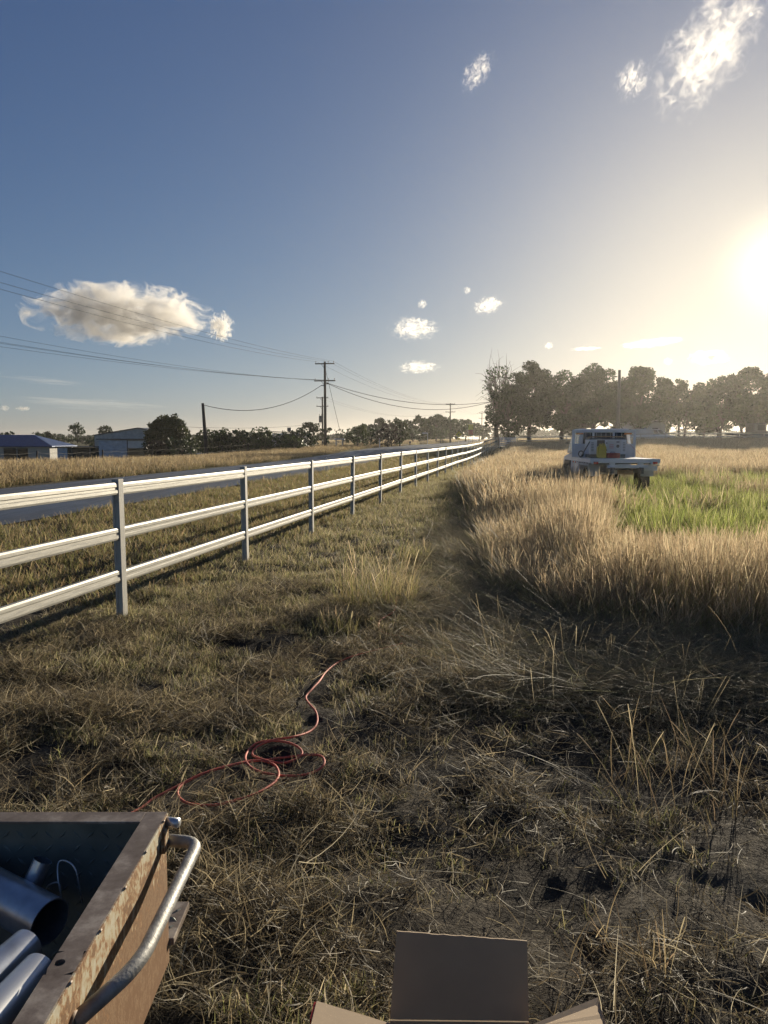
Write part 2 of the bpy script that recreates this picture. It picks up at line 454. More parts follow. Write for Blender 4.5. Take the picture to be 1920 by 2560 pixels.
def scatter(name, key, P, S, rng, label, cat='grass', tilt=.12, rotz=None):
    col, count = proto_store[key]
    n = len(P)
    me = bpy.data.meshes.new(name)
    me.vertices.add(n); me.vertices.foreach_set('co', np.asarray(P, np.float32).ravel())
    R = np.stack([rng.normal(0, tilt, n), rng.normal(0, tilt, n), rng.uniform(0, 2*math.pi, n) if rotz is None else rotz], 1)
    a = me.attributes.new('rot', 'FLOAT_VECTOR', 'POINT'); a.data.foreach_set('vector', R.astype(np.float32).ravel())
    S = np.asarray(S, np.float32)
    if S.ndim == 1: S = np.stack([S, S, S], 1)
    a = me.attributes.new('scl', 'FLOAT_VECTOR', 'POINT'); a.data.foreach_set('vector', S.ravel())
    a = me.attributes.new('idx', 'INT', 'POINT'); a.data.foreach_set('value', rng.integers(0, count, n).astype(np.int32))
    me.materials.append(M['grass'])
    ng = bpy.data.node_groups.new('scatter_'+name, 'GeometryNodeTree')
    ng.interface.new_socket('Geometry', in_out='INPUT', socket_type='NodeSocketGeometry')
    ng.interface.new_socket('Geometry', in_out='OUTPUT', socket_type='NodeSocketGeometry')
    N, L = ng.nodes, ng.links
    gi, go = N.new('NodeGroupInput'), N.new('NodeGroupOutput')
    ci = N.new('GeometryNodeCollectionInfo'); ci.inputs['Collection'].default_value = col
    ci.inputs['Separate Children'].default_value = True; ci.inputs['Reset Children'].default_value = True
    ip = N.new('GeometryNodeInstanceOnPoints'); ip.inputs['Pick Instance'].default_value = True
    def attr(nm, typ):
        q = N.new('GeometryNodeInputNamedAttribute'); q.data_type = typ; q.inputs['Name'].default_value = nm; return q.outputs['Attribute']
    er = N.new('FunctionNodeEulerToRotation')
    L.new(gi.outputs[0], ip.inputs['Points']); L.new(ci.outputs[0], ip.inputs['Instance'])
    L.new(attr('idx', 'INT'), ip.inputs['Instance Index'])
    L.new(attr('rot', 'FLOAT_VECTOR'), er.inputs[0]); L.new(er.outputs[0], ip.inputs['Rotation'])
    L.new(attr('scl', 'FLOAT_VECTOR'), ip.inputs['Scale']); L.new(ip.outputs[0], go.inputs[0])
    o = bpy.data.objects.new(name, me); COL.objects.link(o)
    md = o.modifiers.new('scatter', 'NODES'); md.node_group = ng
    return tag(o, label, cat, kind='stuff')

STRAW = [(.52, .44, .28), (.58, .50, .34), (.42, .34, .21), (.34, .27, .165)]
DULLG = [(.31, .30, .13), (.25, .26, .105), (.39, .34, .17)]
BROWNT = [(.50, .39, .245), (.54, .43, .28), (.41, .305, .185), (.52, .44, .27)]
GREEN = [(.40, .43, .12), (.33, .38, .10), (.46, .47, .17), (.25, .30, .085), (.46, .42, .21)]
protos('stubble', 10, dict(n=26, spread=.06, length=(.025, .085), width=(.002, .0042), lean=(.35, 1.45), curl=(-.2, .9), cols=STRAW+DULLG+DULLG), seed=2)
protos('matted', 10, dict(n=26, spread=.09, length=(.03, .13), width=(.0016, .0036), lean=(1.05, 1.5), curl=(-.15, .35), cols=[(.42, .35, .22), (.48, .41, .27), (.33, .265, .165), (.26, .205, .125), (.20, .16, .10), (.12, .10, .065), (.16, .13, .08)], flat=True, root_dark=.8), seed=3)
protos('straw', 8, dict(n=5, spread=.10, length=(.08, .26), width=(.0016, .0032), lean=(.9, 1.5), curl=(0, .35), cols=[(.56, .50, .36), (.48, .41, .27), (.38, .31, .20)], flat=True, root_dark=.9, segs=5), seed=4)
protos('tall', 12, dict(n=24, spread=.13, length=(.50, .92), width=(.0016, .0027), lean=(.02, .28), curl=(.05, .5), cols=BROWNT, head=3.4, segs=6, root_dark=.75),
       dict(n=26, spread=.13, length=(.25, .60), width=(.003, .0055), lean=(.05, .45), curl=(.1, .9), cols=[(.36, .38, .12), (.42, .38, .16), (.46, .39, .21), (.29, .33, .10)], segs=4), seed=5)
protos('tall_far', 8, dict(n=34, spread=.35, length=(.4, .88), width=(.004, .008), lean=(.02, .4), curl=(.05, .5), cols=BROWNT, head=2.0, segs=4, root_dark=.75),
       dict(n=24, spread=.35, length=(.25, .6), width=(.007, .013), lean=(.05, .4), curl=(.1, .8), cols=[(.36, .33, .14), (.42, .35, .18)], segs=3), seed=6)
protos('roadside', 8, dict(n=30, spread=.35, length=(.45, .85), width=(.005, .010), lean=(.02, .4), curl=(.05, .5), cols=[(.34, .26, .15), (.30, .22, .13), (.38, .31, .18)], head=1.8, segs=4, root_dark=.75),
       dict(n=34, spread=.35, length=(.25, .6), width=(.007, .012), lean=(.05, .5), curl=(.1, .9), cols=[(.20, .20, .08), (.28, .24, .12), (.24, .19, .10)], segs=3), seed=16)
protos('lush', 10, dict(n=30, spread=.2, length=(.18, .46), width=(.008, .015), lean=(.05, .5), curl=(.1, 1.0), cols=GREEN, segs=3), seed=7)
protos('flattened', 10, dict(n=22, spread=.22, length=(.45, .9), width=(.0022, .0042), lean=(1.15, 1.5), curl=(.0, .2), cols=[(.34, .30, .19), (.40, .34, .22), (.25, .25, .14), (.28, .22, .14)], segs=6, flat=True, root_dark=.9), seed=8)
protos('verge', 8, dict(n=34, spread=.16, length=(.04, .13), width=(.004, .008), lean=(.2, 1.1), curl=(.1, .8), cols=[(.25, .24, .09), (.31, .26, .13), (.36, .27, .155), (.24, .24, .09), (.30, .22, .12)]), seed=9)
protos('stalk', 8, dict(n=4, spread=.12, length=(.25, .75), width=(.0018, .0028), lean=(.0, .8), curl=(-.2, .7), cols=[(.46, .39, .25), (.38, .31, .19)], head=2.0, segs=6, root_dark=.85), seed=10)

def sample(rng, n, x0, x1, y0, y1): return rng.uniform(x0, x1, n), rng.uniform(y0, y1, n)
def in_view(x, y, pad=1.5): return np.abs(x) < .53*y+pad
def thin(rng, x, y, p):
    k = rng.uniform(0, 1, len(x)) < p; return x[k], y[k]
def to_pts(x, y, dz=0.): return np.stack([x, y, ground_z(x, y)+dz], 1)
def bare(x, y):               # 0..1, torn-up bare soil in the near right
    core = sm(-.55, .5, x)*(1-sm(3.9, 5.0, y))
    return np.clip(core*(.80+1.6*(fbm(x*1.3, y*1.3, 41, 3)-.42)), 0, 1)
def clumpy(x, y): return np.clip(2.8*(fbm(x*1.7, y*1.7, 51, 3)-.36)+.30*sm(3.2, 5.5, y), .04, 1)
def mown(x, y): return (x < tall_edge(y)+.25) & (x > fence_x(y)-.6)

# the course of the hose over the ground, worked out first so that the grass can leave it free
def on_ground(uv, lift=.012):
    out = []
    for u, v in uv:
        z = 0.
        for _ in range(6):
            p = PZ(u, v, z); z = GZ(p.x, p.y)+lift
        out.append(PZ(u, v, z))
    return out
def smooth_path(p, k=6):
    out = []
    for i in range(len(p)-1):
        a, b, c, d = p[max(i-1, 0)], p[i], p[i+1], p[min(i+2, len(p)-1)]
        for j in range(k):
            t_ = j/k
            out.append(.5*((2*b)+(c-a)*t_+(2*a-5*b+4*c-d)*t_*t_+(3*b-a-3*c+d)*t_**3))
    return out+[p[-1]]
def q7(x, y): return (300+x/1.8433, 1560+y/1.8433)     # coordinates measured on an enlarged crop
H = [(60, 868), (150, 808), (250, 755), (380, 690), (520, 650), (620, 628), (705, 645), (732, 690), (705, 735), (620, 785), (500, 822), (400, 836), (310, 825), (268, 790), (275, 750), (330, 715), (430, 672), (560, 640), (720, 620), (860, 603), (925, 608), (942, 640), (910, 675), (850, 695), (770, 700), (680, 690), (610, 665), (578, 625), (590, 585), (630, 550), (690, 538), (770, 545), (825, 570), (838, 600), (800, 628), (740, 640), (660, 625), (610, 600), (640, 560), (720, 532), (800, 520), (875, 495), (908, 455), (903, 405), (870, 365), (857, 335), (885, 300), (920, 262), (950, 220), (1000, 180), (1075, 148), (1180, 120), (1300, 90)]
hpath = smooth_path(on_ground([(-60, 2190), (150, 2110)]+[q7(*p) for p in H], .042), 5)
HP = np.array([(p.x, p.y) for p in hpath])
def off_hose(x, y, d=.05):
    k = np.ones(len(x), bool)
    near = (np.abs(x) < 1.6) & (y < 8)
    q = np.stack([x[near], y[near]], 1)
    k[near] = np.sqrt(((q[:, None]-HP[None])**2).sum(2)).min(1) > d
    return k
rng = np.random.default_rng(11)
# short mown grass of the strip along the fence, near and far
x, y = sample(rng, 52000, -5, 4.6, .9, 9); k = in_view(x, y, .8) & mown(x, y) & ~((x < -.45) & (y < 1.95)); x, y = x[k], y[k]; k = off_hose(x, y, .095); x, y = x[k], y[k]
x, y = thin(rng, x, y, clumpy(x, y)*(1-.9*bare(x, y))*(1-.35*sm(-.4, .3, x)*(1-sm(2.6, 4, y))))
x2, y2 = sample(rng, 46000, -4, 8, 9, 42); k = in_view(x2, y2, .5) & (x2 > fence_x(y2)-.5) & (x2 < tall_edge(y2)+.4); x2, y2 = thin(rng, x2[k], y2[k], np.clip(clumpy(x2[k], y2[k])+.25, 0, 1)*np.clip(1.3-y2[k]/50, .3, 1))
wy = np.repeat(6.73+3.02*np.arange(12), 16); wx = fence_x(wy)+rng.normal(0, .09, len(wy)); wy = wy+rng.normal(0, .09, len(wy)); x, y = np.concatenate([x, wx]), np.concatenate([y, wy])
s1 = rng.uniform(.45, 1.05, len(x))*(1+.35*sm(4, 8, y)); s2 = rng.uniform(.9, 1.5, len(x2))*(1+y2/40)
scatter('mown_grass', 'stubble', np.concatenate([to_pts(x, y), to_pts(x2, y2)]), np.concatenate([s1, s2]), rng, 'short dry mown grass along the paddock side of the steel fence')
# matted cuttings
x, y = sample(rng, 60000, -5, 4.6, .9, 9); k = in_view(x, y, .8) & mown(x, y) & ~((x < -.45) & (y < 1.95)); x, y = x[k], y[k]; k = off_hose(x, y, .06); x, y = x[k], y[k]
cl = np.clip(3.0*(fbm(x*2.3+9, y*2.3, 61, 3)-.40), .02, 1)
x, y = thin(rng, x, y, cl*(1-.88*bare(x, y))*(1-.5*sm(-.4, .3, x)*(1-sm(2.6, 4, y))))
scatter('matted_cuttings', 'matted', to_pts(x, y, .004), rng.uniform(.6, 1.3, len(x)), rng, 'matted dry grass cuttings lying on the dark soil', tilt=.22)
x, y = sample(rng, 2600, -4.5, 4.6, .9, 8); k = in_view(x, y, .8) & mown(x, y) & ~((x < -.45) & (y < 1.95)); x, y = x[k], y[k]; k = off_hose(x, y, .07); x, y = x[k], y[k]
scatter('loose_straw', 'straw', to_pts(x, y, .02), rng.uniform(.5, 1.2, len(x)), rng, 'loose pale straw stalks strewn over the near ground', tilt=.25)

# lush green patch (polygon from the photograph, laid on the ground)
GP = [PZ(u, v, z) for u, v, z in ((1500, 1206, .2), (1545, 1275, .35), (1552, 1312, .42), (1920, 1345, .42), (2150, 1350, .42), (2150, 1186, .25), (1650, 1192, .25))]
GPX = np.array([p.x for p in GP]); GPY = np.array([p.y for p in GP])
def in_poly(x, y, px, py):
    c = np.zeros(len(x), bool); j = len(px)-1
    for i in range(len(px)):
        k = ((py[i] > y) != (py[j] > y)) & (x < (px[j]-px[i])*(y-py[i])/(py[j]-py[i]+1e-12)+px[i]); c ^= k; j = i
    return c
def lush(x, y): return (fbm(x*1.6+5, y*1.6, 75, 2) < .80) & in_poly(x+1.6*(fbm(x*.9, y*.9, 71, 3)-.5), y+3.0*(fbm(x*.6, y*.6, 73, 3)-.5), GPX, GPY)
def truck_zone(x, y): return (x > 5.35) & (x < 7.6) & (y > 20.4) & (y < 26.5)
def tall_ok(x, y): return (x > tall_edge(y)+1.3*(fbm(x*1.1, y*1.1, 81, 3)-.5)) & ~lush(x, y) & ~truck_zone(x, y)

x, y = sample(rng, 8200, .8, 10, 4.6, 14.5); k = in_view(x, y, .9); x, y = x[k], y[k]; k = tall_ok(x, y) & (y > 5.3+.5*vnoise(x*1.3, y*0, 3)); x, y = x[k], y[k]
hx = .70+.45*fbm(x*.5, y*.5, 91, 3)-.10*(y < 6.3)
hx = hx*(.55+.45*sm(0, 1.2, x-tall_edge(y)))*np.where(y < 7, .72+.28*sm(5.4, 6.6, y), 1)
hx = np.where(x > .29*y, np.minimum(hx, (1.6-.121*y)/.86), hx)
scatter('tall_grass', 'tall', to_pts(x, y), np.stack([rng.uniform(.8, 1.2, len(x))]*2+[hx*rng.uniform(.6, 1.14, len(x))], 1), rng, 'tall brown seeding grass standing at the edge of the mown strip', tilt=.10)
x, y = sample(rng, 130000, 1.5, 62, 14, 94); k = in_view(x, y, 3); x, y = x[k], y[k]; k = tall_ok(x, y); x, y = x[k], y[k]; x, y = thin(rng, x, y, np.clip(14/y+.12, .2, 1))
hx = (.62+.42*fbm(x*.3, y*.3, 93, 3))*np.where((x > 4.6) & (x < 8.0) & (y > 16) & (y < 20.6), .6, 1)
scatter('paddock_grass', 'tall_far', to_pts(x, y), np.stack([rng.uniform(.8, 1.3, len(x))*(1+y/120)]*2+[hx*rng.uniform(.8, 1.2, len(x))], 1), rng, 'brown ripe grass filling the paddock round the truck', tilt=.08)
x, y = sample(rng, 44000, 2.8, 30, 8, 46); k = in_view(x, y, 3); x, y = x[k], y[k]; k = lush(x, y) & ~truck_zone(x, y); x, y = x[k], y[k]
scatter('green_grass', 'lush', to_pts(x, y), np.stack([rng.uniform(.8, 1.3, len(x))]*2+[rng.uniform(.6, 1.2, len(x))*(.15+1.9*fbm(x*1.1, y*1.1, 95, 3))], 1), rng, 'lush bright green grass patch behind the tall brown grass')
# flattened long grass before the tall stand and along the trodden path
x, y = sample(rng, 15000, -.2, 5, 3.6, 14); k = in_view(x, y, .6); x, y = x[k], y[k]
e = x-tall_edge(y); band = np.where(y < 7.2, sm(-1.7, -.6, e)*(1-sm(.2, .6, e))+sm(4.2, 4.9, y)*(y < 6)*sm(.2, 1.0, x), sm(-.9, -.35, e)*(1-sm(.1, .4, e)))
x, y = thin(rng, x, y, np.clip(band, 0, 1)*.85)
scatter('flattened_grass', 'flattened', to_pts(x, y, .015), np.stack([rng.uniform(.5, .95, len(x))]*2+[rng.uniform(.35, .95, len(x))], 1), rng, 'long flattened grass lying before the standing grass', tilt=.10, rotz=rng.normal(1.2, 1.0, len(x)))
# thin standing stalks in the near right
x, y = sample(rng, 420, .3, 3.4, 1.7, 6.0); k = in_view(x, y, .5); x, y = x[k], y[k]; x, y = thin(rng, x, y, np.clip(.25*sm(.35, 2.2, x)+.5*sm(4.2, 5.2, y), 0, 1))
scatter('dry_stalks', 'stalk', to_pts(x, y), rng.uniform(.4, .95, len(x)), rng, 'thin dry grass stalks still standing in the near right', tilt=.2)
# verge between fence and road, and rank grass across the road
x, y = sample(rng, 60000, -12, 14, 7, 80); k = in_view(x, y, 1) & (x < fence_x(y)-.15) & (x > road_near(y)+.1+.5*(fbm(x*0, y*.8, 5, 2)-.5)); x, y = x[k], y[k]; x, y = thin(rng, x, y, np.clip(20/y, .25, 1))
scatter('verge_grass', 'verge', to_pts(x, y), rng.uniform(.8, 1.4, len(x))*(1+y/60), rng, 'short olive verge grass between the steel fence and the road')
x, y = sample(rng, 90000, -52, 8, 14, 120); s = road_near(y)-ROAD_W-x; k = in_view(x, y, 2) & (s > .6+1.2*vnoise(y*.4, y*0, 8)) & (s < 42) & ~((y > 84) & (s > 16)); x, y, s = x[k], y[k], s[k]; x, y = thin(rng, x, y, np.clip(26/y, .2, 1)*(1-.5*sm(20, 40, s)))
s = road_near(y)-ROAD_W-x
scatter('roadside_grass', 'roadside', to_pts(x, y), np.stack([rng.uniform(.8, 1.3, len(x))]*2+[(.35+.55*sm(1, 5, s)*fbm(x*.3, y*.3, 97, 2)+.15)*(1-.35*sm(35, 70, y))*rng.uniform(.8, 1.2, len(x))], 1), rng, 'rank brown grass along the far side of the road')
x, y = sample(rng, 9000, -20, 75, 112, 330); s = road_near(y)-ROAD_W-x; k = in_view(x, y, 2) & ((s > 2) | (x > road_near(y)+3)) & ~((y > 122) & (y < 140) & (s > -3)); x, y = x[k], y[k]
scatter('distant_grass', 'tall_far', to_pts(x, y), np.stack([rng.uniform(1.5, 3, len(x))]*2+[rng.uniform(.5, 1.0, len(x))], 1), rng, 'pale dry grass beside the road in the distance')

# ------------------------------------------------------------------ steel rail fence
RAIL_Z = (.40, .785, 1.175)
def rail_mesh(name, L, w=.024, h=.052):
    prof = [(w*.8, -h), (w, -h*.72), (w, -h*.28), (w*.72, -h*.16), (w*.72, h*.16), (w, h*.28), (w, h*.72), (w*.8, h)]
    prof = prof+[(-a, b) for a, b in prof[::-1]]
    return MB().prism(prof, 1, 0, L).mesh(name, bevel=0)
def post_mesh(name, h=1.31, w=.066, d=.078):
    # square tube with a shallow channel down the two faces the rails enter
    prof = [(-w/2, -d/2), (-w*.2, -d/2), (-w*.2, -d/2+.006), (w*.2, -d/2+.006), (w*.2, -d/2), (w/2, -d/2), (w/2, d/2), (w*.2, d/2), (w*.2, d/2-.006), (-w*.2, d/2-.006), (-w*.2, d/2), (-w/2, d/2)]
    return MB().prism(prof, 2, -.05, h-.05).mesh(name, bevel=.0015)
def fence_run(name, pts, label, tall=1.265):
    t = empty(name, pts[0], label, 'fence')
    pm = post_mesh(name+'_post'); cache = {}
    o0 = Vector(pts[0])
    for i, p in enumerate(pts):
        p = Vector(p); q = Vector(pts[i+1]) if i+1 < len(pts) else p+(p-Vector(pts[i-1]))
        d = q-p; az = math.atan2(d.y, d.x)-math.pi/2
        o = link('post', pm, M['galv_post'], t, p-o0); o.rotation_euler = (random.gauss(0, .008), random.gauss(0, .008), az+random.gauss(0, .02))
        if i+1 < len(pts):
            L = d.length-.06; key = round(L, 2)
            if key not in cache: cache[key] = rail_mesh('rail', L)
            for z in RAIL_Z:
                r = link('rail', cache[key], M['galv_rail'], t, p-o0+d.normalized()*.03+Vector((0, 0, z+random.gauss(0, .003))))
                r.rotation_euler = (math.asin(d.z/d.length)+random.gauss(0, .0016), random.gauss(0, .03), az)
    return t
random.seed(4)
pts = []
yy = 6.73-3.02*2
while yy < 95:
    xx = float(fence_x(yy)); pts.append((xx, yy, GB(xx, yy)-.01)); yy += 3.02
fence = fence_run('steel_fence', pts, 'long pale galvanised three-rail steel fence running beside the road')
F_END = Vector(pts[-1])
for i in (2, 3, 4, 5):
    p = Vector(pts[i]); rngc = random.Random(i)
    mb = MB()
    n = 11; ring = [(.15*rngc.uniform(.7, 1.15)*math.cos(2*math.pi*k/n), .15*rngc.uniform(.7, 1.15)*math.sin(2*math.pi*k/n)) for k in range(n)]
    vs_ = [(x, y, -.06) for x, y in ring]+[(x*.85, y*.85, .018+rngc.uniform(-.012, .012)) for x, y in ring]+[(0, 0, .03)]
    fs = [(k, (k+1) % n, n+(k+1) % n, n+k) for k in range(n)]+[(n+k, n+(k+1) % n, 2*n) for k in range(n)]
    mb.add(vs_, fs).build('concrete_footing', M['concrete'], fence, loc=p-Vector(pts[0])+Vector((.05, -.02, 0)))
# cross fence and gate at the far end
gx0 = F_END.x+.15
pts2 = []
xx = gx0+2.3
while xx < 58: pts2.append((xx, F_END.y+.3, GB(xx, F_END.y)+.02)); xx += 3.02
fence_run('cross_fence', pts2, 'pale three-rail fence crossing the far end of the paddock before the trees')
t = empty('paddock_gate', (gx0, F_END.y+.2, GB(gx0, F_END.y)), 'white slatted gate closing the far corner between the two fences', 'gate')
for x in (.1, 2.1): MB().box((x, 0, .68), (.08, .07, 1.36)).build('gate_post', M['white_dull'], t)
for k in range(5): MB().box((1.1, -.02, .32+k*.21), (1.9, .035, .13)).build('slat', M['white_paint'], t)
MB().bar((.16, .02, .28), (2.04, .02, 1.2), .05).build('brace', M['white_dull'], t)

# ------------------------------------------------------------------ rusty steel cart, near left
RZ = .70                                # height of its rim
cx1 = -.527; cy1 = 1.775; cx0 = -1.62; cy0 = .55; cb = .325
cart = empty('steel_cart', (0, 0, 0), 'rusty cream steel bin cart with a pipe handle, full of pipe offcuts', 'cart')
MB().box(((cx0+cx1)/2, (cy0+cy1)/2, cb+.006), (cx1-cx0-.03, cy1-cy0-.03, .012)).build('floor_plate', M['plate'], cart)
side = MB().box((cx1-.002, (cy0+cy1)/2, (cb+RZ-.004)/2), (.005, cy1-cy0, RZ-.004-cb)); side.build('side_panel', M['rust'], cart)
MB().box((cx0, (cy0+cy1)/2, (cb+RZ-.004)/2), (.005, cy1-cy0, RZ-.004-cb)).build('side_panel', M['rust'], cart)
for yq in (cy1-.002, cy0):
    w = MB().box(((cx0+cx1)/2, yq, (cb+RZ-.006)/2), (cx1-cx0-.012, .005, RZ-.006-cb)).build('end_panel', M['plate'], cart)
# raised diamonds of the chequer plate on the inner far panel (too many to pick apart)
def chequer(name, x0, x1, z0, z1, place, parent, step=.034, L=.030, w=.008, h=.0035):
    mb = MB(); i = 0; a = x0
    while a < x1:
        b = z0; j = 0
        while b < z1:
            s = 1 if (i+j) % 2 else -1; c_, s_ = math.cos(s*.78), math.sin(s*.78)
            q = []
            for p_, r_ in ((-L/2, 0), (0, -w/2), (L/2, 0), (0, w/2)): q.append((a+p_*c_-r_*s_, b+p_*s_+r_*c_))
            vs_ = [place(*e, 0) for e in q]+[place(q[0][0]*.5+q[2][0]*.5, q[0][1]*.5+q[2][1]*.5, h)]
            mb.add(vs_, [(0, 1, 4), (1, 2, 4), (2, 3, 4), (3, 0, 4)])
            b += step; j += 1
        a += step; i += 1
    o = mb.build(name, M['plate'], parent); tag(o, kind='stuff'); return o
chequer('tread_pattern', cx0+.03, cx1-.03, cb+.02, RZ-.03, lambda p, q, h: (p, cy1-.0048-h, q), cart)
def rim_strip(name, x0, x1, y0, y1): return MB().box(((x0+x1)/2, (y0+y1)/2, RZ+.001), (x1-x0, y1-y0, .006)).build(name, M['rim'], cart, bevel=.0015)
def rim_lip(a, b): return MB().bar(a, b, .006, .03).build('rim_lip', M['rim'], cart)
rim_strip('rim', cx0-.002, cx1-.046, cy1-.045, cy1+.004)
rim_strip('rim', cx0-.002, cx0+.045, cy0+.046, cy1-.047)
rim_strip('rim', cx0-.002, cx1-.046, cy0, cy0+.044)
hy = PZ(112, 2412, RZ).y; hx_ = PZ(112, 2412, RZ).x     # bolt hole in the right-hand rim
bmr = MB(); n = 14; r = .009
xa, xb, ya, yb = cx1-.045, cx1+.004, hy-.03, hy+.03
hx_ = min(max(hx_, xa+.015), xb-.015)
for _a, _b in ((cy0, ya), (yb, cy1+.004)): MB().box(((xa+xb)/2, (_a+_b)/2, RZ+.001), (xb-xa, _b-_a, .006)).build('rim', M['rim'], cart)
ring = [(hx_+r*math.cos(2*math.pi*k/n+math.pi/4), hy+r*math.sin(2*math.pi*k/n+math.pi/4)) for k in range(n)]
def to_edge(p):
    d = (p[0]-hx_, p[1]-hy); s = min((xb-hx_)/d[0] if d[0] > 1e-6 else 1e9, (xa-hx_)/d[0] if d[0] < -1e-6 else 1e9, (yb-hy)/d[1] if d[1] > 1e-6 else 1e9, (ya-hy)/d[1] if d[1] < -1e-6 else 1e9)
    return (hx_+d[0]*s, hy+d[1]*s)
out = [to_edge(p) for p in ring]
vs_ = [(*p, RZ+.004) for p in ring]+[(*p, RZ+.004) for p in out]+[(*p, RZ-.002) for p in ring]
bmr.add(vs_, [(k, (k+1) % n, n+(k+1) % n, n+k) for k in range(n)]+[(k, 2*n+k, 2*n+(k+1) % n, (k+1) % n) for k in range(n)])
bmr.build('rim', M['rim'], cart)
MB().bar((cx1+.0045, cy0, RZ-.014), (cx1+.0045, cy1, RZ-.014), .006, .034).build('weld_flange', M['rust'], cart, bevel=.0015)
for k in range(9):
    yv = cy0+.1+k*.135
    MB().tube([(cx1+.008, yv, RZ+.003), (cx1+.008, yv+.008, RZ+.003)], .0024, 6).build('weld_bead', M['rim'], cart, smooth=True)
# pipe handle
def rounded(path, rad, seg=6):
    path = [Vector(p) for p in path]; out = [path[0]]
    for a, b, c in zip(path, path[1:], path[2:]):
        d1 = (a-b); d2 = (c-b); r_ = min(rad, d1.length*.49, d2.length*.49)
        p = b+d1.normalized()*r_; q = b+d2.normalized()*r_
        for k in range(seg+1):
            t_ = k/seg; out.append((p*(1-t_)+b*t_)*(1-t_)+(b*(1-t_)+q*t_)*t_)
    return out+[path[-1]]
hp = rounded([(cx1+.001, 1.765, .640), (cx1+.083, 1.755, .640), (cx1+.075, 1.335, .634), (cx1+.001, 1.215, .615)], .055, 8)
MB().tube(hp, .0145, 16).build('handle', M['pipe_grey'], cart, smooth=True)
for yv, zv in ((1.765, .640), (1.215, .615)):
    MB().tube([(cx1-.004, yv, zv), (cx1+.005, yv, zv)], .019, 14).build('weld_collar', M['rust'], cart, smooth=True)
MB().tube([(cx1+.006, cy1-.012, RZ-.012), (cx1+.038, cy1-.020, RZ-.012)], .0115, 14).build('hinge_pin', M['alu'], cart, smooth=True)
MB().box((cx1+.008, cy1-.035, RZ-.045), (.010, .035, .055)).build('hinge_lug', M['rust'], cart, bevel=.003)
# chequer-plate step on the far end
MB().box(((cx0+cx1)/2+.012, cy1+.078, .372), (cx1-cx0, .152, .018)).build('step_plate', M['rim'], cart, bevel=.002)
chequer('step_tread', cx1-.35, cx1+.008, cy1+.012, cy1+.145, lambda p, q, h: (p, q, .3812+h), cart, h=.003)
for xw in (cx0-.07, cx1-.10):                        # wheels and axle below the bin
    wr = MB(); wr.tube([(xw-.04, 1.15, .17), (xw+.04, 1.15, .17)], .17, 20)
    if xw > -1: xw -= 0
    wr.build('wheel', M['rubber'], cart, smooth=False, bevel=.012)
MB().tube([(cx0-.07, 1.15, .17), (cx1-.10, 1.15, .17)], .018, 8).build('axle', M['steel_dark'], cart)
for xw in (cx0+.12, cx1-.2):
    MB().bar((xw, 1.15, .17), (xw, 1.15, cb), .05).build('axle_bracket', M['steel_dark'], cart)
    MB().bar((xw, 1.65, 0.0), (xw, 1.65, cb), .04).build('stand_leg', M['steel_dark'], cart)

# pipe offcuts inside the cart: hollow tubes
def hollow(name, a, b, r, label, mat, cat='pipe', group=None, n=28, flat=1.0):
    a = Vector(a); b = Vector(b); d = (b-a).normalized()
    ref = Vector((0, 0, 1)) if abs(d.z) < .9 else Vector((0, 1, 0)); x = d.cross(ref).normalized(); y = x.cross(d)
    vs_ = []
    for P_, R_ in ((a, r), (b, r), (b, r*.94), (a, r*.94)):
        vs_ += [P_+x*R_*math.cos(2*math.pi*k/n)+y*R_*flat*math.sin(2*math.pi*k/n) for k in range(n)]
    fs = [(j*n+k, j*n+(k+1) % n, ((j+1) % 4)*n+(k+1) % n, ((j+1) % 4)*n+k) for j in range(4) for k in range(n)]
    o = MB().add(vs_, fs).build(name, mat, smooth=True)
    o.data.set_sharp_from_angle(angle=.6) if hasattr(o.data, 'set_sharp_from_angle') else None
    return tag(o, label, cat, group)
hollow('pipe_offcut', PZ(-260, 2100, .60), PZ(125, 2306, .56), .050, 'widest zinc pipe lying across the rusty cart', M['zinc'])
hollow('pipe_offcut', PZ(45, 2285, .52), PZ(107, 2150, .63), .021, 'narrow zinc pipe standing up behind the widest pipe in the cart', M['zinc'])
hollow('pipe_offcut', PZ(-110, 2520, .64), PZ(68, 2366, .64), .034, 'short bluish pipe end on top in the cart, below the widest pipe', M['zinc'])
hollow('pipe_offcut', PZ(-150, 2690, .662), PZ(98, 2428, .662), .034, 'bright sunlit pale pipe against the side rim of the cart', M['alu'])
def wire_loop(uv, z, label):
    pts_ = [PZ(u, v, zz) for (u, v), zz in zip(uv, z)]
    sm_ = rounded(pts_, .03, 5)
    o = MB().tube(sm_, .0018, 6).build('wire_loop', M['alu'], smooth=True); return tag(o, label, 'wire', 'bent wires in the cart')
wire_loop([(207, 2262), (188, 2160), (145, 2146), (143, 2190), (162, 2285)], [.54, .63, .63, .61, .53], 'taller bent wire loop standing in the cart')
wire_loop([(105, 2255), (118, 2212), (148, 2203), (152, 2230), (146, 2275)], [.53, .58, .59, .57, .52], 'lower bent wire loop half hidden in the cart')

# ------------------------------------------------------------------ red hose on the ground
ho = MB().tube(hpath, .0056, 8).build('air_hose', M['hose'], smooth=True)
tag(ho, 'red hose snaking and looping over the mown grass', 'hose')
h2 = smooth_path(on_ground([(1110, 1600), (1010, 1592), (955, 1580), (946, 1560), (958, 1545), (985, 1528), (990, 1500)], .03), 5)
tag(MB().tube(h2, .0085, 8).build('hose_end', M['hose'], smooth=True), 'far end of a reddish hose vanishing into the grass tuft', 'hose')

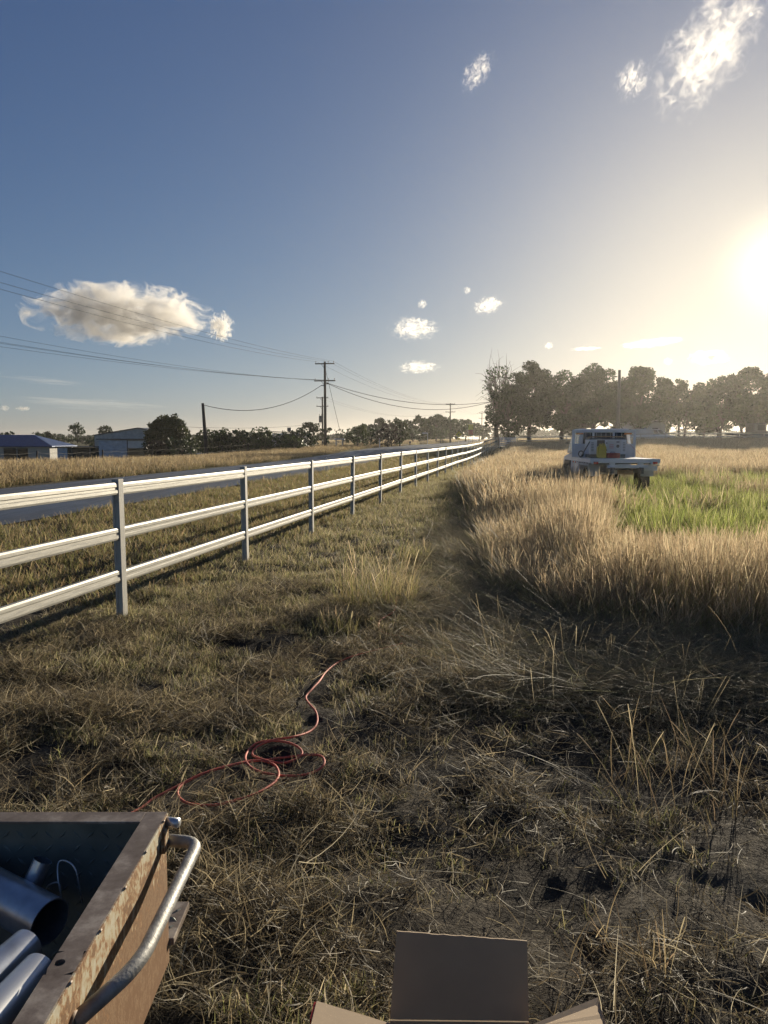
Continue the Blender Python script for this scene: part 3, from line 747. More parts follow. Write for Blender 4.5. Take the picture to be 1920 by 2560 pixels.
# ------------------------------------------------------------------ cardboard carton at the lower edge
cr = ray(1150, 2548); HZ = .215                      # level of the carton's upper rim
pl_, pr_ = PZ(975, 2552, HZ), PZ(1322, 2556, HZ)
carton = empty('cardboard_carton', ((pl_+pr_)/2).to_tuple()[:2]+(0,), 'open brown cardboard carton on the ground with one flap standing up', 'carton')
c0 = Vector(carton.location)
ax = (pr_-pl_).normalized(); ay = Vector((ax.y, -ax.x, 0)); Wd = (pr_-pl_).length; Dp = .34; th = .004
def panel(name, quad, mat=M['cardboard'], t_=.004):
    q = [Vector(p)-c0 for p in quad]; nrm = (q[1]-q[0]).cross(q[2]-q[0]).normalized()*t_
    m = len(q)
    mb = MB().add([*q, *[p+nrm for p in q]], [tuple(range(m)), tuple(range(2*m-1, m-1, -1))]+[(k, (k+1) % m, m+(k+1) % m, m+k) for k in range(m)])
    return mb.build(name, mat, carton)
down = Vector((0, 0, -(HZ-.012)))
A, B_ = pl_, pr_; C_, D_ = pr_+ay*Dp, pl_+ay*Dp
panel('back_wall', [A, B_, B_+down, A+down]); panel('front_wall', [C_, D_, D_+down, C_+down])
panel('side_wall', [D_, A+ay*.005, A+down+ay*.005, D_+down]); panel('side_wall', [B_+ay*.005, C_, C_+down, B_+down+ay*.005])
panel('base', [A+down, B_+down, C_+down, D_+down])
def jag(a, b, n, amp, rng_):
    return [a.lerp(b, k/n)+(Vector((0, 0, rng_.uniform(-amp, amp))) if 0 < k < n else Vector()) for k in range(n+1)]
rj = random.Random(3)
tl, tr = PY(992, 2328, pl_.y+.03), PY(1318, 2353, pr_.y+.03)
f_ = panel('flap', [A+Vector((0, 0, .004)), *jag(tl, tr, 22, .0012, rj), B_+Vector((0, 0, .004))]); f_['label'] = 'shaded back flap standing upright'
la, lb = PZ(768, 2600, HZ+.07), PZ(792, 2502, HZ+.075)
f_ = panel('flap', [A+ay*.01+Vector((.0, 0, .002)), D_, la, lb]); f_['label'] = 'sunlit left flap folded outwards'
ra, rb = PZ(1545, 2660, HZ+.13), PZ(1494, 2493, HZ+.045)
f_ = panel('flap', [B_+ay*.012+Vector((0, 0, .002)), *jag(rb, rb.lerp(ra, .5), 8, .003, rj), ra, C_]); f_['label'] = 'torn right flap bent outwards'
mb = MB(); e0 = lb-c0; e1 = la-c0
mb.bar(e0+Vector((-.004, .0, -.012)), e0.lerp(e1, .45)+Vector((-.004, 0, -.012)), .004, .02).build('red_tape', M['red'], carton)

# ------------------------------------------------------------------ loose pale sticks and the grass tuft by the path
def q4(x, y): return (800+x/2.37, 1060+y/2.37)
rs = random.Random(8)
for uv, r_, lab in (
    ([(605, 515), (640, 570), (665, 592), (650, 650), (615, 705)], .006, 'pale forked dead stick lying on the trodden path'),
    ([(665, 592), (710, 590), (800, 568), (870, 540), (915, 525)], .005, 'pale crooked dead stick lying beside the tall grass edge'),
    ([(435, 865), (480, 825), (510, 770), (540, 730), (560, 690)], .005, 'pale curved dead stick beside the grass tuft'),
    ([(845, 940), (860, 905), (900, 870), (960, 825)], .005, 'short pale stick in front of the tall grass, right of the tuft')):
    p = smooth_path(on_ground([q4(*e) for e in uv], .05), 3)
    p = [e+Vector((rs.gauss(0, .004), rs.gauss(0, .004), .03*math.sin(3.1*i/len(p)))) for i, e in enumerate(p)]
    tag(MB().tube(p, [r_*(1-.5*i/len(p)) for i in range(len(p))], 6).build('dead_stick', M['stick'], smooth=True), lab, 'stick')
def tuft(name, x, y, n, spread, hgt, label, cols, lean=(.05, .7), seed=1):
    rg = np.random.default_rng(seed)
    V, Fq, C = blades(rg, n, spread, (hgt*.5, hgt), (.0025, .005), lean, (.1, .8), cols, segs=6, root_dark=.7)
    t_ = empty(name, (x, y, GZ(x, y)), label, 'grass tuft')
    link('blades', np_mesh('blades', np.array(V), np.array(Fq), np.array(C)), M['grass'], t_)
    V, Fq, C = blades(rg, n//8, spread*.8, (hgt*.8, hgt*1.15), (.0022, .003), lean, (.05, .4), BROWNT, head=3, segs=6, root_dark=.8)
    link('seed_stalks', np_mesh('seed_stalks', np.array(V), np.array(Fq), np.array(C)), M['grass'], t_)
TC = [(.44, .37, .17), (.36, .34, .13), (.50, .41, .22), (.28, .29, .10)]
p = on_ground([(945, 1505)])[0]; tuft('grass_tuft', p.x, p.y, 520, .42, .56, 'largest golden grass tuft left standing on the mown strip', TC+[(.54, .44, .24), (.50, .38, .20)], lean=(.1, 1.0), seed=3)
p = on_ground([(1035, 1400)])[0]; tuft('grass_tuft', p.x, p.y, 200, .26, .32, 'small grass tuft beside the pale sticks on the path', TC, seed=4)
p = on_ground([(840, 1585)])[0]; tuft('grass_tuft', p.x, p.y, 150, .2, .24, 'low straw tuft in front of the largest golden tuft', TC, seed=5)
p = PZ(820, 1190, 0); tuft('grass_tuft', p.x, p.y, 90, .25, .6, 'grass tuft at the foot of the white guide post', TC, seed=6)
p = on_ground([(1690, 1985)])[0]; tuft('grass_tuft', p.x, p.y, 90, .34, .40, 'sparse brown grass tuft on the bare soil at the right', [(.26, .19, .12), (.34, .26, .15), (.22, .18, .09)], lean=(.1, 1.1), seed=7)
p = on_ground([(1560, 2420)])[0]; tuft('grass_tuft', p.x, p.y, 34, .16, .26, 'thin brown grass tuft right of the cardboard carton', [(.26, .19, .12), (.36, .28, .16)], lean=(.1, 1.1), seed=8)

# ------------------------------------------------------------------ vehicles
def frustum(mb, y0, y1, z0, z1, w0, w1, in0, in1):
    """greenhouse: wide at z0, narrower at z1; in0/in1 slope the back and the front"""
    a, b = w0/2, w1/2
    return mb.add([(-a, y0, z0), (a, y0, z0), (a, y1, z0), (-a, y1, z0), (-b, y0+in0, z1), (b, y0+in0, z1), (b, y1-in1, z1), (-b, y1-in1, z1)],
                  [(3, 2, 1, 0), (4, 5, 6, 7), (0, 1, 5, 4), (1, 2, 6, 5), (2, 3, 7, 6), (3, 0, 4, 7)])
def quad_on(mb, q, off):
    q = [Vector(p) for p in q]; n_ = (q[1]-q[0]).cross(q[2]-q[0]).normalized()
    b_ = [p+n_*off for p in q]; c_ = [p-n_*.01 for p in q]
    return mb.add([*b_, *c_], [(0, 1, 2, 3), (7, 6, 5, 4), (0, 4, 5, 1), (1, 5, 6, 2), (2, 6, 7, 3), (3, 7, 4, 0)])
def wheel(parent, x, y, r, w, mat_rim):
    o = MB().tube([(x-w/2, y, r), (x+w/2, y, r)], r, 24).build('wheel', M['rubber'], parent, bevel=.025)
    s = 1 if x > 0 else -1
    MB().tube([(x+s*(w/2-.01), y, r), (x+s*(w/2+.008), y, r)], r*.62, 18).build('rim', mat_rim, o)
def windows_of(parent, y0, y1, z0, z1, w0, w1, in0, in1, rear=True, split=.5):
    def P(side, t, k):   # side window corner, t along, k up
        return Vector((side*((w0/2)*(1-k)+(w1/2)*k), (y0+in0*k)*(1-t)+(y1-in1*k)*t, z0+(z1-z0)*k))
    for sd in (-1, 1):
        for t0, t1 in ((.06, split-.03), (split+.03, .94)):
            q = [P(sd, t0, .1), P(sd, t1, .1), P(sd, t1, .88), P(sd, t0, .88)]
            if sd < 0: q = q[::-1]
            quad_on(MB(), q, .006).build('side_window', M['glass'], parent)
    def E(yk, x, k):
        return Vector((x*((w0/2)*(1-k)+(w1/2)*k), yk(k), z0+(z1-z0)*k))
    if rear: quad_on(MB(), [E(lambda k: y0+in0*k, -.86, .12), E(lambda k: y0+in0*k, .86, .12), E(lambda k: y0+in0*k, .86, .88), E(lambda k: y0+in0*k, -.86, .88)], .006).build('rear_window', M['glass'], parent)
    quad_on(MB(), [E(lambda k: y1-in1*k, .9, .08), E(lambda k: y1-in1*k, -.9, .08), E(lambda k: y1-in1*k, -.9, .9), E(lambda k: y1-in1*k, .9, .9)], .006).build('windscreen', M['glass'], parent)

# white flat-tray truck in the paddock
TX, TY = 6.44, 20.6
tr_ = empty('tray_truck', (TX, TY, GB(TX, TY)+.02), 'white flat-tray work truck parked in the long grass, seen from behind', 'truck', rz=math.radians(-2.2))
DZ = 1.04
def tp(name, mat, mb, **k): return mb.build(name, mat, tr_, **k)
tp('deck', M['alu'], MB().box((0, 1.2, DZ-.03), (1.84, 2.4, .05)), bevel=.004)
for x in (-.905, .905): tp('side_rail', M['white_paint'], MB().box((x, 1.2, DZ-.055), (.045, 2.4, .11)), bevel=.006)
tp('rear_rail', M['white_paint'], MB().box((0, -.015, DZ-.05), (1.85, .05, .11)), bevel=.006)
for x in (-1, 1):
    tp('rope_rail', M['white_paint'], MB().tube([(x*.945, .1, DZ-.17), (x*.945, 2.3, DZ-.17)], .014, 8))
    for k in range(8): tp('rail_stay', M['white_paint'], MB().box((x*.935, .15+k*.3, DZ-.13), (.02, .025, .09)))
    tp('chassis_rail', M['steel_dark'], MB().box((x*.38, 1.9, .74), (.08, 4.4, .16)))
    tp('mudflap', M['white_dull'], MB().box((x*.72, .42, .72), (.34, .012, .32)))
for k in range(5): tp('cross_bearer', M['steel_dark'], MB().box((0, .2+k*.5, DZ-.10), (1.7, .06, .08)))
tp('rear_step', M['white_paint'], MB().box((.04, -.10, .845), (1.08, .06, .085)), bevel=.01)
for x in (-.35, .4): tp('step_bracket', M['alu'], MB().box((x, -.04, .92), (.14, .10, .07)))
tp('tow_bar', M['bronze'], MB().box((.0, -.06, .69), (.42, .08, .12)), bevel=.02)
for x in (-.78, .78):
    lp = tp('tail_lamp', M['redlamp'], MB().box((x, -.055, .935), (.13, .04, .065)), bevel=.01)
    MB().box((x-.09, -.055, .935), (.05, .038, .06)).build('reverse_light', M['white_paint'], lp)
tp('number_plate', M['sign_white'], MB().box((.66, -.05, .80), (.37, .008, .13)))
hb = 2.36
tp('headboard_panel', M['white_paint'], MB().box((0, hb, DZ+.195), (1.80, .02, .39)), bevel=.004)
for x in (-.90, -.31, .29, .90): tp('headboard_upright', M['white_paint'], MB().box((x, hb, DZ+.39), (.075 if abs(x) > .5 else .055, .05, .78)), bevel=.006)
tp('headboard_top', M['white_paint'], MB().box((0, hb+.001, DZ+.765), (1.86, .052, .085)), bevel=.008)
for x in (-.72, .70): tp('marker_light', M['orange'], MB().box((x, hb-.03, DZ+.69), (.22, .03, .05)), bevel=.008)
for x0, x1 in ((-.87, -.33), (-.29, .27), (.31, .87)):
    for k in range(4):
        xx = x0+(x1-x0)*(k+.5)/4
        tp('mesh_bar', M['white_dull'], MB().box((xx, hb, DZ+.56), (.006, .006, .34)))
cb_ = MB().prism([(2.46, .52), (4.2, .50), (4.85, .52), (4.86, .88), (4.75, 1.02), (4.0, 1.12), (2.46, 1.12)], 0, -.70, .86)
body = tp('cab_body', M['white_paint'], cb_, bevel=.05)
gh = (2.50, 4.20, 1.12, 1.88, 1.62, 1.44, .06, .60)
gcab = frustum(MB(), *gh).build('cab_roof', M['white_paint'], tr_, bevel=.05, loc=(.08, 0, 0))
for x in (-.70, .76):
    for y in (1.05, 4.15): wheel(tr_, x, y, .39, .24, M['alu'])
windows_of(gcab, *gh)
tp('side_lamp', M['redlamp'], MB().box((-.712, 3.05, 1.0), (.03, .42, .30)), bevel=.02)
tp('wheel_arch', M['black'], MB().box((-.712, 4.1, .70), (.03, .95, .42)), bevel=.04)
tp('bull_bar', M['alu'], MB().tube([(-.6, 4.95, .6), (-.55, 5.0, .95), (.7, 5.0, .95), (.78, 4.95, .6)], .03, 8))
tp('wing_mirror', M['black'], MB().box((.98, 3.75, 1.28), (.2, .06, .2)), bevel=.02)

def truck_pt(x, y, z):
    a = math.radians(-2.2); return Vector((TX+x*math.cos(a)-y*math.sin(a), TY+x*math.sin(a)+y*math.cos(a), GB(TX, TY)+.02+z))
ge = empty('generator', truck_pt(-.06, 1.9, DZ-.004), 'white boxed diesel generator strapped on the truck tray', 'generator', rz=math.radians(-2.2))
def gp(name, mat, mb, **k): return mb.build(name, mat, ge, **k)
gp('skid_base', M['steel_dark'], MB().box((0, 0, .05), (1.02, .56, .10)), bevel=.008)
gp('housing', M['white_paint'], MB().box((0, 0, .31), (1.06, .58, .42)), bevel=.015)
gp('lid', M['steel_dark'], MB().box((0, 0, .545), (1.02, .56, .045)), bevel=.01)
gp('control_panel', M['black'], MB().box((-.20, -.292, .35), (.22, .014, .31)), bevel=.006)
gp('panel_door', M['white_dull'], MB().box((.18, -.293, .33), (.40, .012, .34)), bevel=.006)
for z in (.42, .22): gp('latch', M['black'], MB().tube([(-.04, -.30, z), (-.04, -.318, z)], .018, 10))
gp('badge', M['black'], MB().tube([(.28, -.299, .33), (.28, -.306, .33)], .045, 16))
for k in range(3): gp('warning_label', M['sign_red'], MB().box((.10, -.3005, .37-k*.045), (.13, .003, .012)))
gp('name_label', M['steel_dark'], MB().box((.28, -.3005, .45), (.09, .003, .03)))
for x in (-.44, .46):
    for k in range(6): gp('louvre', M['steel_dark'], MB().box((x, -.2935, .20+k*.045), (.07, .012, .016)))
gp('lifting_frame', M['bronze'], MB().tube([(-.5, 0, .52), (-.5, 0, .60), (.5, 0, .60), (.5, 0, .52)], .016, 8))
jc = empty('yellow_container', truck_pt(-.32, 1.28, DZ-.004), 'upright yellow plastic container in front of the generator on the tray', 'container', rz=math.radians(-2.2))
MB().prism([(-.125, 0), (.125, 0), (.125, .30), (.085, .36), (-.06, .36), (-.125, .30)], 1, -.09, .09).build('body', M['yellow'], jc, bevel=.025)
MB().tube([(-.04, 0, .355), (-.04, 0, .395)], .035, 12).build('cap', M['yellow'], jc)
MB().tube([(.01, 0, .35), (.03, 0, .40), (.09, 0, .385), (.105, 0, .33)], .014, 8).build('handle', M['yellow'], jc)
rb_ = empty('red_toolbox', truck_pt(.02, 1.36, DZ-.004), 'low red box lying beside the yellow container on the tray', 'box', rz=math.radians(-2.2))
MB().box((0, 0, .06), (.36, .2, .12)).build('body', M['red'], rb_, bevel=.012)
MB().box((0, 0, .13), (.37, .21, .02)).build('lid', M['red'], rb_, bevel=.006)
MB().tube([(-.06, 0, .14), (-.06, 0, .165), (.06, 0, .165), (.06, 0, .14)], .008, 6).build('handle', M['black'], rb_)
def strap(a, b, mat, lab):
    o = MB().bar(a, b, .035, .006).build('ratchet_strap', mat); tag(o, lab, 'strap')
strap(truck_pt(-.58, 1.60, DZ+.46), truck_pt(-.90, 1.30, DZ+.01), M['black'], 'dark strap slanting from the generator to the left of the tray')
strap(truck_pt(.48, 1.60, DZ+.46), truck_pt(.90, 1.45, DZ+.01), M['strap_red'], 'red strap slanting from the generator to the right of the tray')
cl = [truck_pt(-.76+.07*math.cos(a), 1.9, DZ+.10+.085*math.sin(a)) for a in np.linspace(0, 2*math.pi, 17)[:-1]]
tag(MB().tube(cl, .016, 8, closed=True).build('coiled_lead', M['black'], smooth=True), 'small black coil hanging at the left of the tray headboard', 'cable')

# white utility with a canopy beyond the far fence
UX, UY = 31.5, 98.0
ut = empty('canopy_ute', (UX, UY, GB(34, UY)), 'white utility with canopy parked side-on beyond the far fence', 'ute', rz=-math.pi/2)
MB().prism([(0, .50), (.0, 1.02), (3.9, 1.05), (5.05, .98), (5.25, .80), (5.25, .42), (.1, .40)], 0, -.9, .9).build('body', M['white_paint'], ut, bevel=.06)
MB().box((0, 1.1, 1.42), (1.72, 2.15, .82)).build('canopy', M['white_dull'], ut, bevel=.05)
gh3 = (2.25, 4.25, 1.03, 1.78, 1.72, 1.36, .08, 1.0)
frustum(MB(), *gh3).build('cab_roof', M['white_paint'], ut, bevel=.06); windows_of(ut, *gh3)
for x in (-.8, .8):
    for y in (1.0, 4.25): wheel(ut, x, y, .38, .24, M['alu'])
    MB().box((x*.85, 5.2, .82), (.36, .1, .14)).build('headlight', M['sign_white'], ut, bevel=.03)
MB().box((0, 5.26, .58), (1.7, .12, .2)).build('bumper', M['black'], ut, bevel=.03)
# dark truck at the far right edge
dk = empty('dark_truck', (48.6, 97.8, GB(48, 97)), 'dark truck standing in the shade under the trees at the right edge', 'truck', rz=math.pi/2)
MB().box((0, 1.6, 1.55), (2.2, 1.7, 1.9)).build('cab', M['steel_dark'], dk, bevel=.10)
MB().box((0, .35, 1.0), (1.7, 1.0, 1.0)).build('bonnet', M['steel_dark'], dk, bevel=.10)
MB().box((0, -.35, .62), (2.2, .2, .32)).build('bumper', M['alu'], dk, bevel=.04)
quad_on(MB(), [(-.95, .745, 1.7), (.95, .745, 1.7), (.95, .745, 2.35), (-.95, .745, 2.35)], .01).build('windscreen', M['glass'], dk)
for x in (-1, 1):
    quad_on(MB(), [(x*1.1, 1.0, 1.6), (x*1.1, 1.9, 1.6), (x*1.1, 1.9, 2.3), (x*1.1, 1.0, 2.3)][::x], .01).build('side_window', M['glass'], dk)
    for y in (.3, 3.4): wheel(dk, x*.95, y, .5, .28, M['alu'])
    MB().box((x*.7, -.2, .98), (.3, .1, .22)).build('headlight', M['sign_white'], dk, bevel=.03)
MB().box((0, 3.6, 1.1), (2.3, 2.6, .25)).build('tray', M['steel_dark'], dk, bevel=.02)

# ------------------------------------------------------------------ poles and wires
def power_pole(u, v_top, Y, label, name='power_pole', arms=((.25, 2.3), (2.2, 2.5)), r=.16, lean=(0, 0), extra=None, z0=None, group='power poles along the road', mat='wood_dark', rz=.18, cat='pole'):
    top = PY(u, v_top, Y); zb = GB(top.x, Y) if z0 is None else z0; h = top.z-zb
    t_ = empty(name, (top.x, Y, zb), label, cat, group)
    MB().tube([(lean[0], lean[1], -.3), (lean[0]*.5, lean[1]*.5, h*.5), (0, 0, h)], [r*1.15, r, r*.8], 10).build('shaft', M[mat], t_, smooth=True)
    c_, s_ = math.cos(rz), -math.sin(rz)
    for dz, w in arms:
        a = MB().bar((-w/2*c_, -w/2*s_-.14, h-dz), (w/2*c_, w/2*s_-.14, h-dz), .10, .12).build('crossarm', M[mat], t_)
        MB().bar((-.5*c_, -.14, h-dz), (0, -.14, h-dz-.55), .05).build('brace', M['steel_dark'], t_)
        for k in (-.46, .18, .46):
            MB().tube([(k*w*c_, k*w*s_-.14, h-dz+.06), (k*w*c_, k*w*s_-.14, h-dz+.16), (k*w*c_, k*w*s_-.14, h-dz+.17), (k*w*c_, k*w*s_-.14, h-dz+.27)], [.02, .02, .06, .045], 8).build('insulator', M['ceramic'], t_)
    if extra: extra(t_, h)
    return t_, h, Vector((top.x, Y, zb))
def brackets(t_, h):
    for x, z in ((-.28, 2.75), (.3, 2.55)): MB().box((x, -.1, h-z), (.30, .1, .09)).build('bracket', M['steel_dark'], t_)
    MB().tube([(.2, -.12, h-2.4), (.42, -.12, h-2.55)], .07, 8).build('joint_box', M['black'], t_)
pm, hm, bm_ = power_pole(812, 904, 90, 'tallest dark timber power pole with two crossarms beside the roadside hedge', extra=brackets)
def trafo(t_, h):
    MB().tube([(-.35, -.1, h-3.4), (-.35, -.1, h-4.6)], .30, 14).build('transformer', M['steel_dark'], t_, smooth=False)
    for k in (-.12, .12): MB().tube([(-.35+k, -.1, h-3.42), (-.4+k*1.6, -.1, h-3.05)], .04, 6).build('bushing', M['ceramic'], t_)
p2, h2_, b2 = power_pole(806, 992, 140, 'power pole with a transformer just behind the tallest pole', extra=trafo, arms=((.2, 2.2), (1.7, 2.2)))
p3, h3_, b3 = power_pole(1126, 1008, 195, 'power pole with two crossarms before the distant tree belt')
p4, h4_, b4 = power_pole(1205, 1031, 290, 'small distant power pole right of the yellow sign')
p5, h5_, b5 = power_pole(1246, 1044, 330, 'farthest power pole, beside the fence corner', arms=((.4, 1.6),), extra=lambda t_, h: MB().tube([(0, -.2, h-3.4), (0, -.2, h-4.4)], .5, 10).build('transformer', M['steel_dark'], t_))
p6, h6_, b6 = power_pole(507, 1008, 75, 'bare leaning timber post rising from the hedge', arms=(), r=.17, name='timber_post', lean=(.28, 0))
p7, h7_, b7 = power_pole(1549, 925, 87, 'bare grey timber pole in front of the right-hand trees', arms=(), r=.19, name='timber_post', mat='wood_grey', group=None)
def wire(a, b, sag, label, group='overhead power wires', r=.009, n=28, cat='wire'):
    a = Vector(a); b = Vector(b)
    p = [a.lerp(b, k/n)-Vector((0, 0, 4*sag*(k/n)*(1-k/n))) for k in range(n+1)]
    tag(MB().tube(p, r, 5, cap=False).build('power_wire', M['wire']), label, cat, group)
def arm_pt(b, h, dz, x, rz=.18): return b+Vector((x*math.cos(rz), -x*math.sin(rz)-.14, h-dz+.27))
for x, v0, UPW in ((-1.06, 697, 'lowest of the upper three wires crossing the large cloud on the left'), (.41, 680, 'middle one of the upper three wires crossing the large cloud'), (1.06, 651, 'topmost wire crossing the large cloud on the left')):
    q = PY(-40, v0+2, 33.6); a = arm_pt(bm_, hm, .25, x)
    d = q-a; wire(a, a+d*1.0+Vector((-6, -22, 1.2))*.0+d*.12, .55, UPW, group='upper wires to the left')
for k, (x, v0) in enumerate(((-1.15, 829), (-.4, 845), (.4, 848), (1.15, 857))):
    LOW = ['topmost', 'second', 'third', 'lowest'][k]+' wire of the lower bundle passing below the large cloud'
    q = PY(-40, v0-3, 48.0); a = arm_pt(bm_, hm, 2.2, x)+Vector((0, 0, -.2)); d = q-a
    wire(a, a+d*1.1, .5, LOW, group='lower wires to the left')
for x in (-1.0, .4, 1.0):
    wire(arm_pt(bm_, hm, .25, x), arm_pt(b3, h3_, .25, x), 1.6, {-1.0: 'leftmost', .4: 'middle', 1.0: 'rightmost'}[x]+' thin high wire from the tallest pole to the next pole down the road', group='wires to the next pole')
wire(arm_pt(bm_, hm, 2.75, .35), PY(1236, 1003, 100.5), 1.25, 'upper of two thick cables from the tallest pole to the right-hand trees', r=.028, group=None)
wire(arm_pt(bm_, hm, 2.8, .35), PY(1236, 1002, 101.), 1.95, 'lower of two thick cables from the tallest pole to the right-hand trees', r=.028, group=None)
for x in (-.6, .6): wire(arm_pt(b2, h2_, .4, x), arm_pt(b3, h3_, 2.3, x), 2.2, ('left' if x < 0 else 'right')+'-hand sagging wire from the transformer pole to the next pole down the road', group='wires from the transformer pole')
for x in (-.8, .8):
    wire(arm_pt(b3, h3_, .25, x), arm_pt(b4, h4_, .25, x), 1.5, ('left' if x < 0 else 'right')+'-hand distant wire between the two mid-far power poles', group='far wires')
    wire(arm_pt(b4, h4_, .25, x), arm_pt(b5, h5_, .4, x), .8, ('left' if x < 0 else 'right')+'-hand distant wire between the two farthest power poles', group='farthest wires')
wire(arm_pt(bm_, hm, 2.95, -.35), b6+Vector((0, 0, h6_-.15)), 1.5, 'service cable drooping from the tallest pole to the leaning post', r=.03, group=None)
wire(b2+Vector((0, 0, h2_-4.7)), PY(440, 1066, 96), .5, 'low wire from the transformer pole to the round tree', r=.02, group=None)
wire(b6.lerp(bm_, 1)+Vector((.1, -.1, hm-1.0)), PY(858, 1112, 91), 0.02, 'straight stay wire slanting down from the tallest pole to the ground', r=.02, group=None)

# ------------------------------------------------------------------ trees and shrubs
def leaf_cloud(rg, centres, radii, per, size, cols, flat=.75):
    cs, co = [], []
    for c_, r_ in zip(centres, radii):
        n_ = max(6, int(per*(r_**2)))
        d = rg.normal(size=(n_, 3)); d /= np.linalg.norm(d, axis=1)[:, None]
        d *= (r_*rg.uniform(.25, 1, n_)**.5)[:, None]; d[:, 2] *= flat
        cs.append(np.asarray(c_)+d); co.append(np.repeat(np.array(cols[rg.integers(len(cols))])[None]*rg.uniform(.8, 1.2), n_, 0)*rg.uniform(.75, 1.3, (n_, 1)))
    P = np.concatenate(cs); Cc = np.concatenate(co); n_ = len(P)
    a = rg.normal(size=(n_, 3)); a /= np.linalg.norm(a, axis=1)[:, None]
    b = np.cross(a, rg.normal(size=(n_, 3))); b /= np.linalg.norm(b, axis=1)[:, None]
    s = rg.uniform(size[0], size[1], (n_, 1)); w = s*.55
    V = np.stack([P-a*s, P+b*w, P+a*s, P-b*w], 1).reshape(-1, 3)
    return V, np.arange(4*n_).reshape(-1, 4), np.repeat(Cc, 4, 0)
EUC = [(.040, .074, .022), (.030, .058, .018), (.056, .088, .028)]
DARKG = [(.030, .050, .018), (.040, .062, .022), (.024, .040, .016)]
MIDG = [(.065, .095, .024), (.050, .080, .022), (.085, .105, .030)]
PURP = [(.040, .026, .024), (.052, .034, .026), (.032, .030, .020)]
def tree(name, x, y, ztop, rx, label, cols=EUC, z0=None, crown=.28, seed=0, ncl=46, per=170, size=(.12, .26), bare=False, group=None, stems=1, cl_r=(.05, .13), cat='tree', shell=.5, ry=None):
    ncl = int(ncl*1.35); rg = np.random.default_rng(seed+1000); zb = (GB(x, y) if z0 is None else z0)-.05; h = ztop-zb
    t_ = empty(name, (x, y, zb), label, cat, group)
    cz = h*(1+crown)/2; rzv = h*(1-crown)/2; ry = ry or rx
    d = rg.normal(size=(ncl, 3)); d /= np.linalg.norm(d, axis=1)[:, None]
    rad = rg.uniform(shell**3, 1.0, ncl)**(1/3)*rg.uniform(.86, 1.12, ncl)
    cr_ = rg.uniform(*cl_r, ncl)*min(h, 2.4*rx)
    cen = d*rad[:, None]*np.array([max(rx-.6*cr_.mean(), .2*rx), max(ry-.6*cr_.mean(), .2*ry), rzv-.5*cr_.mean()])+np.array([0, 0, cz])
    cen[:, :2] *= np.clip(1.15-.35*((cen[:, 2]-cz)/rzv), .6, 1.3)[:, None]**.5
    mb = MB(); rt = .022*h+.05
    for s in range(stems):
        ox, oy = (rg.normal(0, .25, 2) if stems > 1 else (0, 0))
        fork = h*(crown+.12)
        top = np.array([rg.normal(0, .05*h)+ox*2, rg.normal(0, .05*h)+oy*2, h*.82])
        pts_ = [(ox, oy, -.2), (ox*1.2+rg.normal(0, .02*h), oy*1.2, fork*.5), (ox*1.6+rg.normal(0, .03*h), oy*1.6, fork), tuple((np.array([ox*1.6, oy*1.6, fork])+top)/2+rg.normal(0, .03*h, 3)), tuple(top)]
        rs_ = [rt*1.25, rt, rt*.8, rt*.5, rt*.12]
        mb.tube(pts_, [q/stems**.5 for q in rs_], 8)
        for i in rg.choice(ncl, min(ncl, (40 if bare else 16)//stems), replace=False):
            zs = rg.uniform(.5, 1.0)*min(cen[i][2], h*.7); k = np.clip(zs/(h*.82), .1, .95)
            st = np.array([ox*1.4, oy*1.4, max(zs*.75, crown*h*.8)]); en = cen[i]
            mid = (st+en)/2+np.array([0, 0, -.04*h])+rg.normal(0, .03*h, 3)
            mb.tube([tuple(st), tuple(mid), tuple(en)], [rt*.38, rt*.24, rt*.06], 6)
            if bare:
                for _ in range(4):
                    e2 = en+rg.normal(0, .09*h, 3)+np.array([0, 0, .05*h]); mb.tube([tuple(mid*.5+en*.5), tuple((en+e2)/2+rg.normal(0, .02*h, 3)), tuple(e2)], [rt*.12, rt*.07, rt*.03], 4)
    mb.build('trunk', M['bark'], t_, smooth=True)
    if per > 0:
        V, Fq, C = leaf_cloud(rg, cen, cr_, per, size, cols)
        link('crown', np_mesh('crown', V, Fq, C), M['leaf'], t_)
    return t_
def tree_uv(u, v_top, Y, half_px, label, **k):
    p = PY(u, v_top, Y); return tree(k.pop('name', 'tree'), p.x, Y, p.z, half_px*Y/F_PX, label, **k)
RT = 'row of trees beyond the far fence'
tree_uv(1248, 902, 106, 46, 'sparse leafless tree at the left end of the right-hand row', name='bare_tree', crown=.30, seed=1, per=30, ncl=50, bare=True, group=RT)
tree_uv(1325, 902, 104, 66, 'tallest dense dark tree at the left end of the right-hand row', cols=DARKG, seed=2, ncl=70, crown=.12, per=150, group=RT, cl_r=(.09, .14))
tree_uv(1270, 948, 102, 58, 'low leafy tree under the leafless one at the fence corner', cols=DARKG, seed=21, ncl=44, crown=.10, per=150, group=RT)
tree_uv(1412, 930, 107, 80, 'tree just right of the tallest dark tree in the row', seed=3, ncl=66, crown=.14, group=RT)
tree_uv(1488, 916, 110, 84, 'tree above the cab of the white truck in the row', seed=4, ncl=70, crown=.14, group=RT)
tree_uv(1600, 912, 108, 96, 'broad tree right of the bare grey pole', seed=5, ncl=76, crown=.18, group=RT)
tree_uv(1712, 946, 104, 74, 'smaller forked tree right of the white utility', seed=6, ncl=54, crown=.26, stems=2, group=RT)
tree_uv(1806, 936, 106, 78, 'many-stemmed tree between the forked tree and the right edge', seed=7, ncl=60, crown=.20, stems=2, group=RT)
tree_uv(1886, 920, 105, 80, 'tall tree at the right edge above the dark truck', seed=8, ncl=66, crown=.20, stems=2, group=RT)
tree_uv(1990, 915, 107, 66, 'last tree of the row, cut by the right edge', seed=9, ncl=64, crown=.18, group=RT)
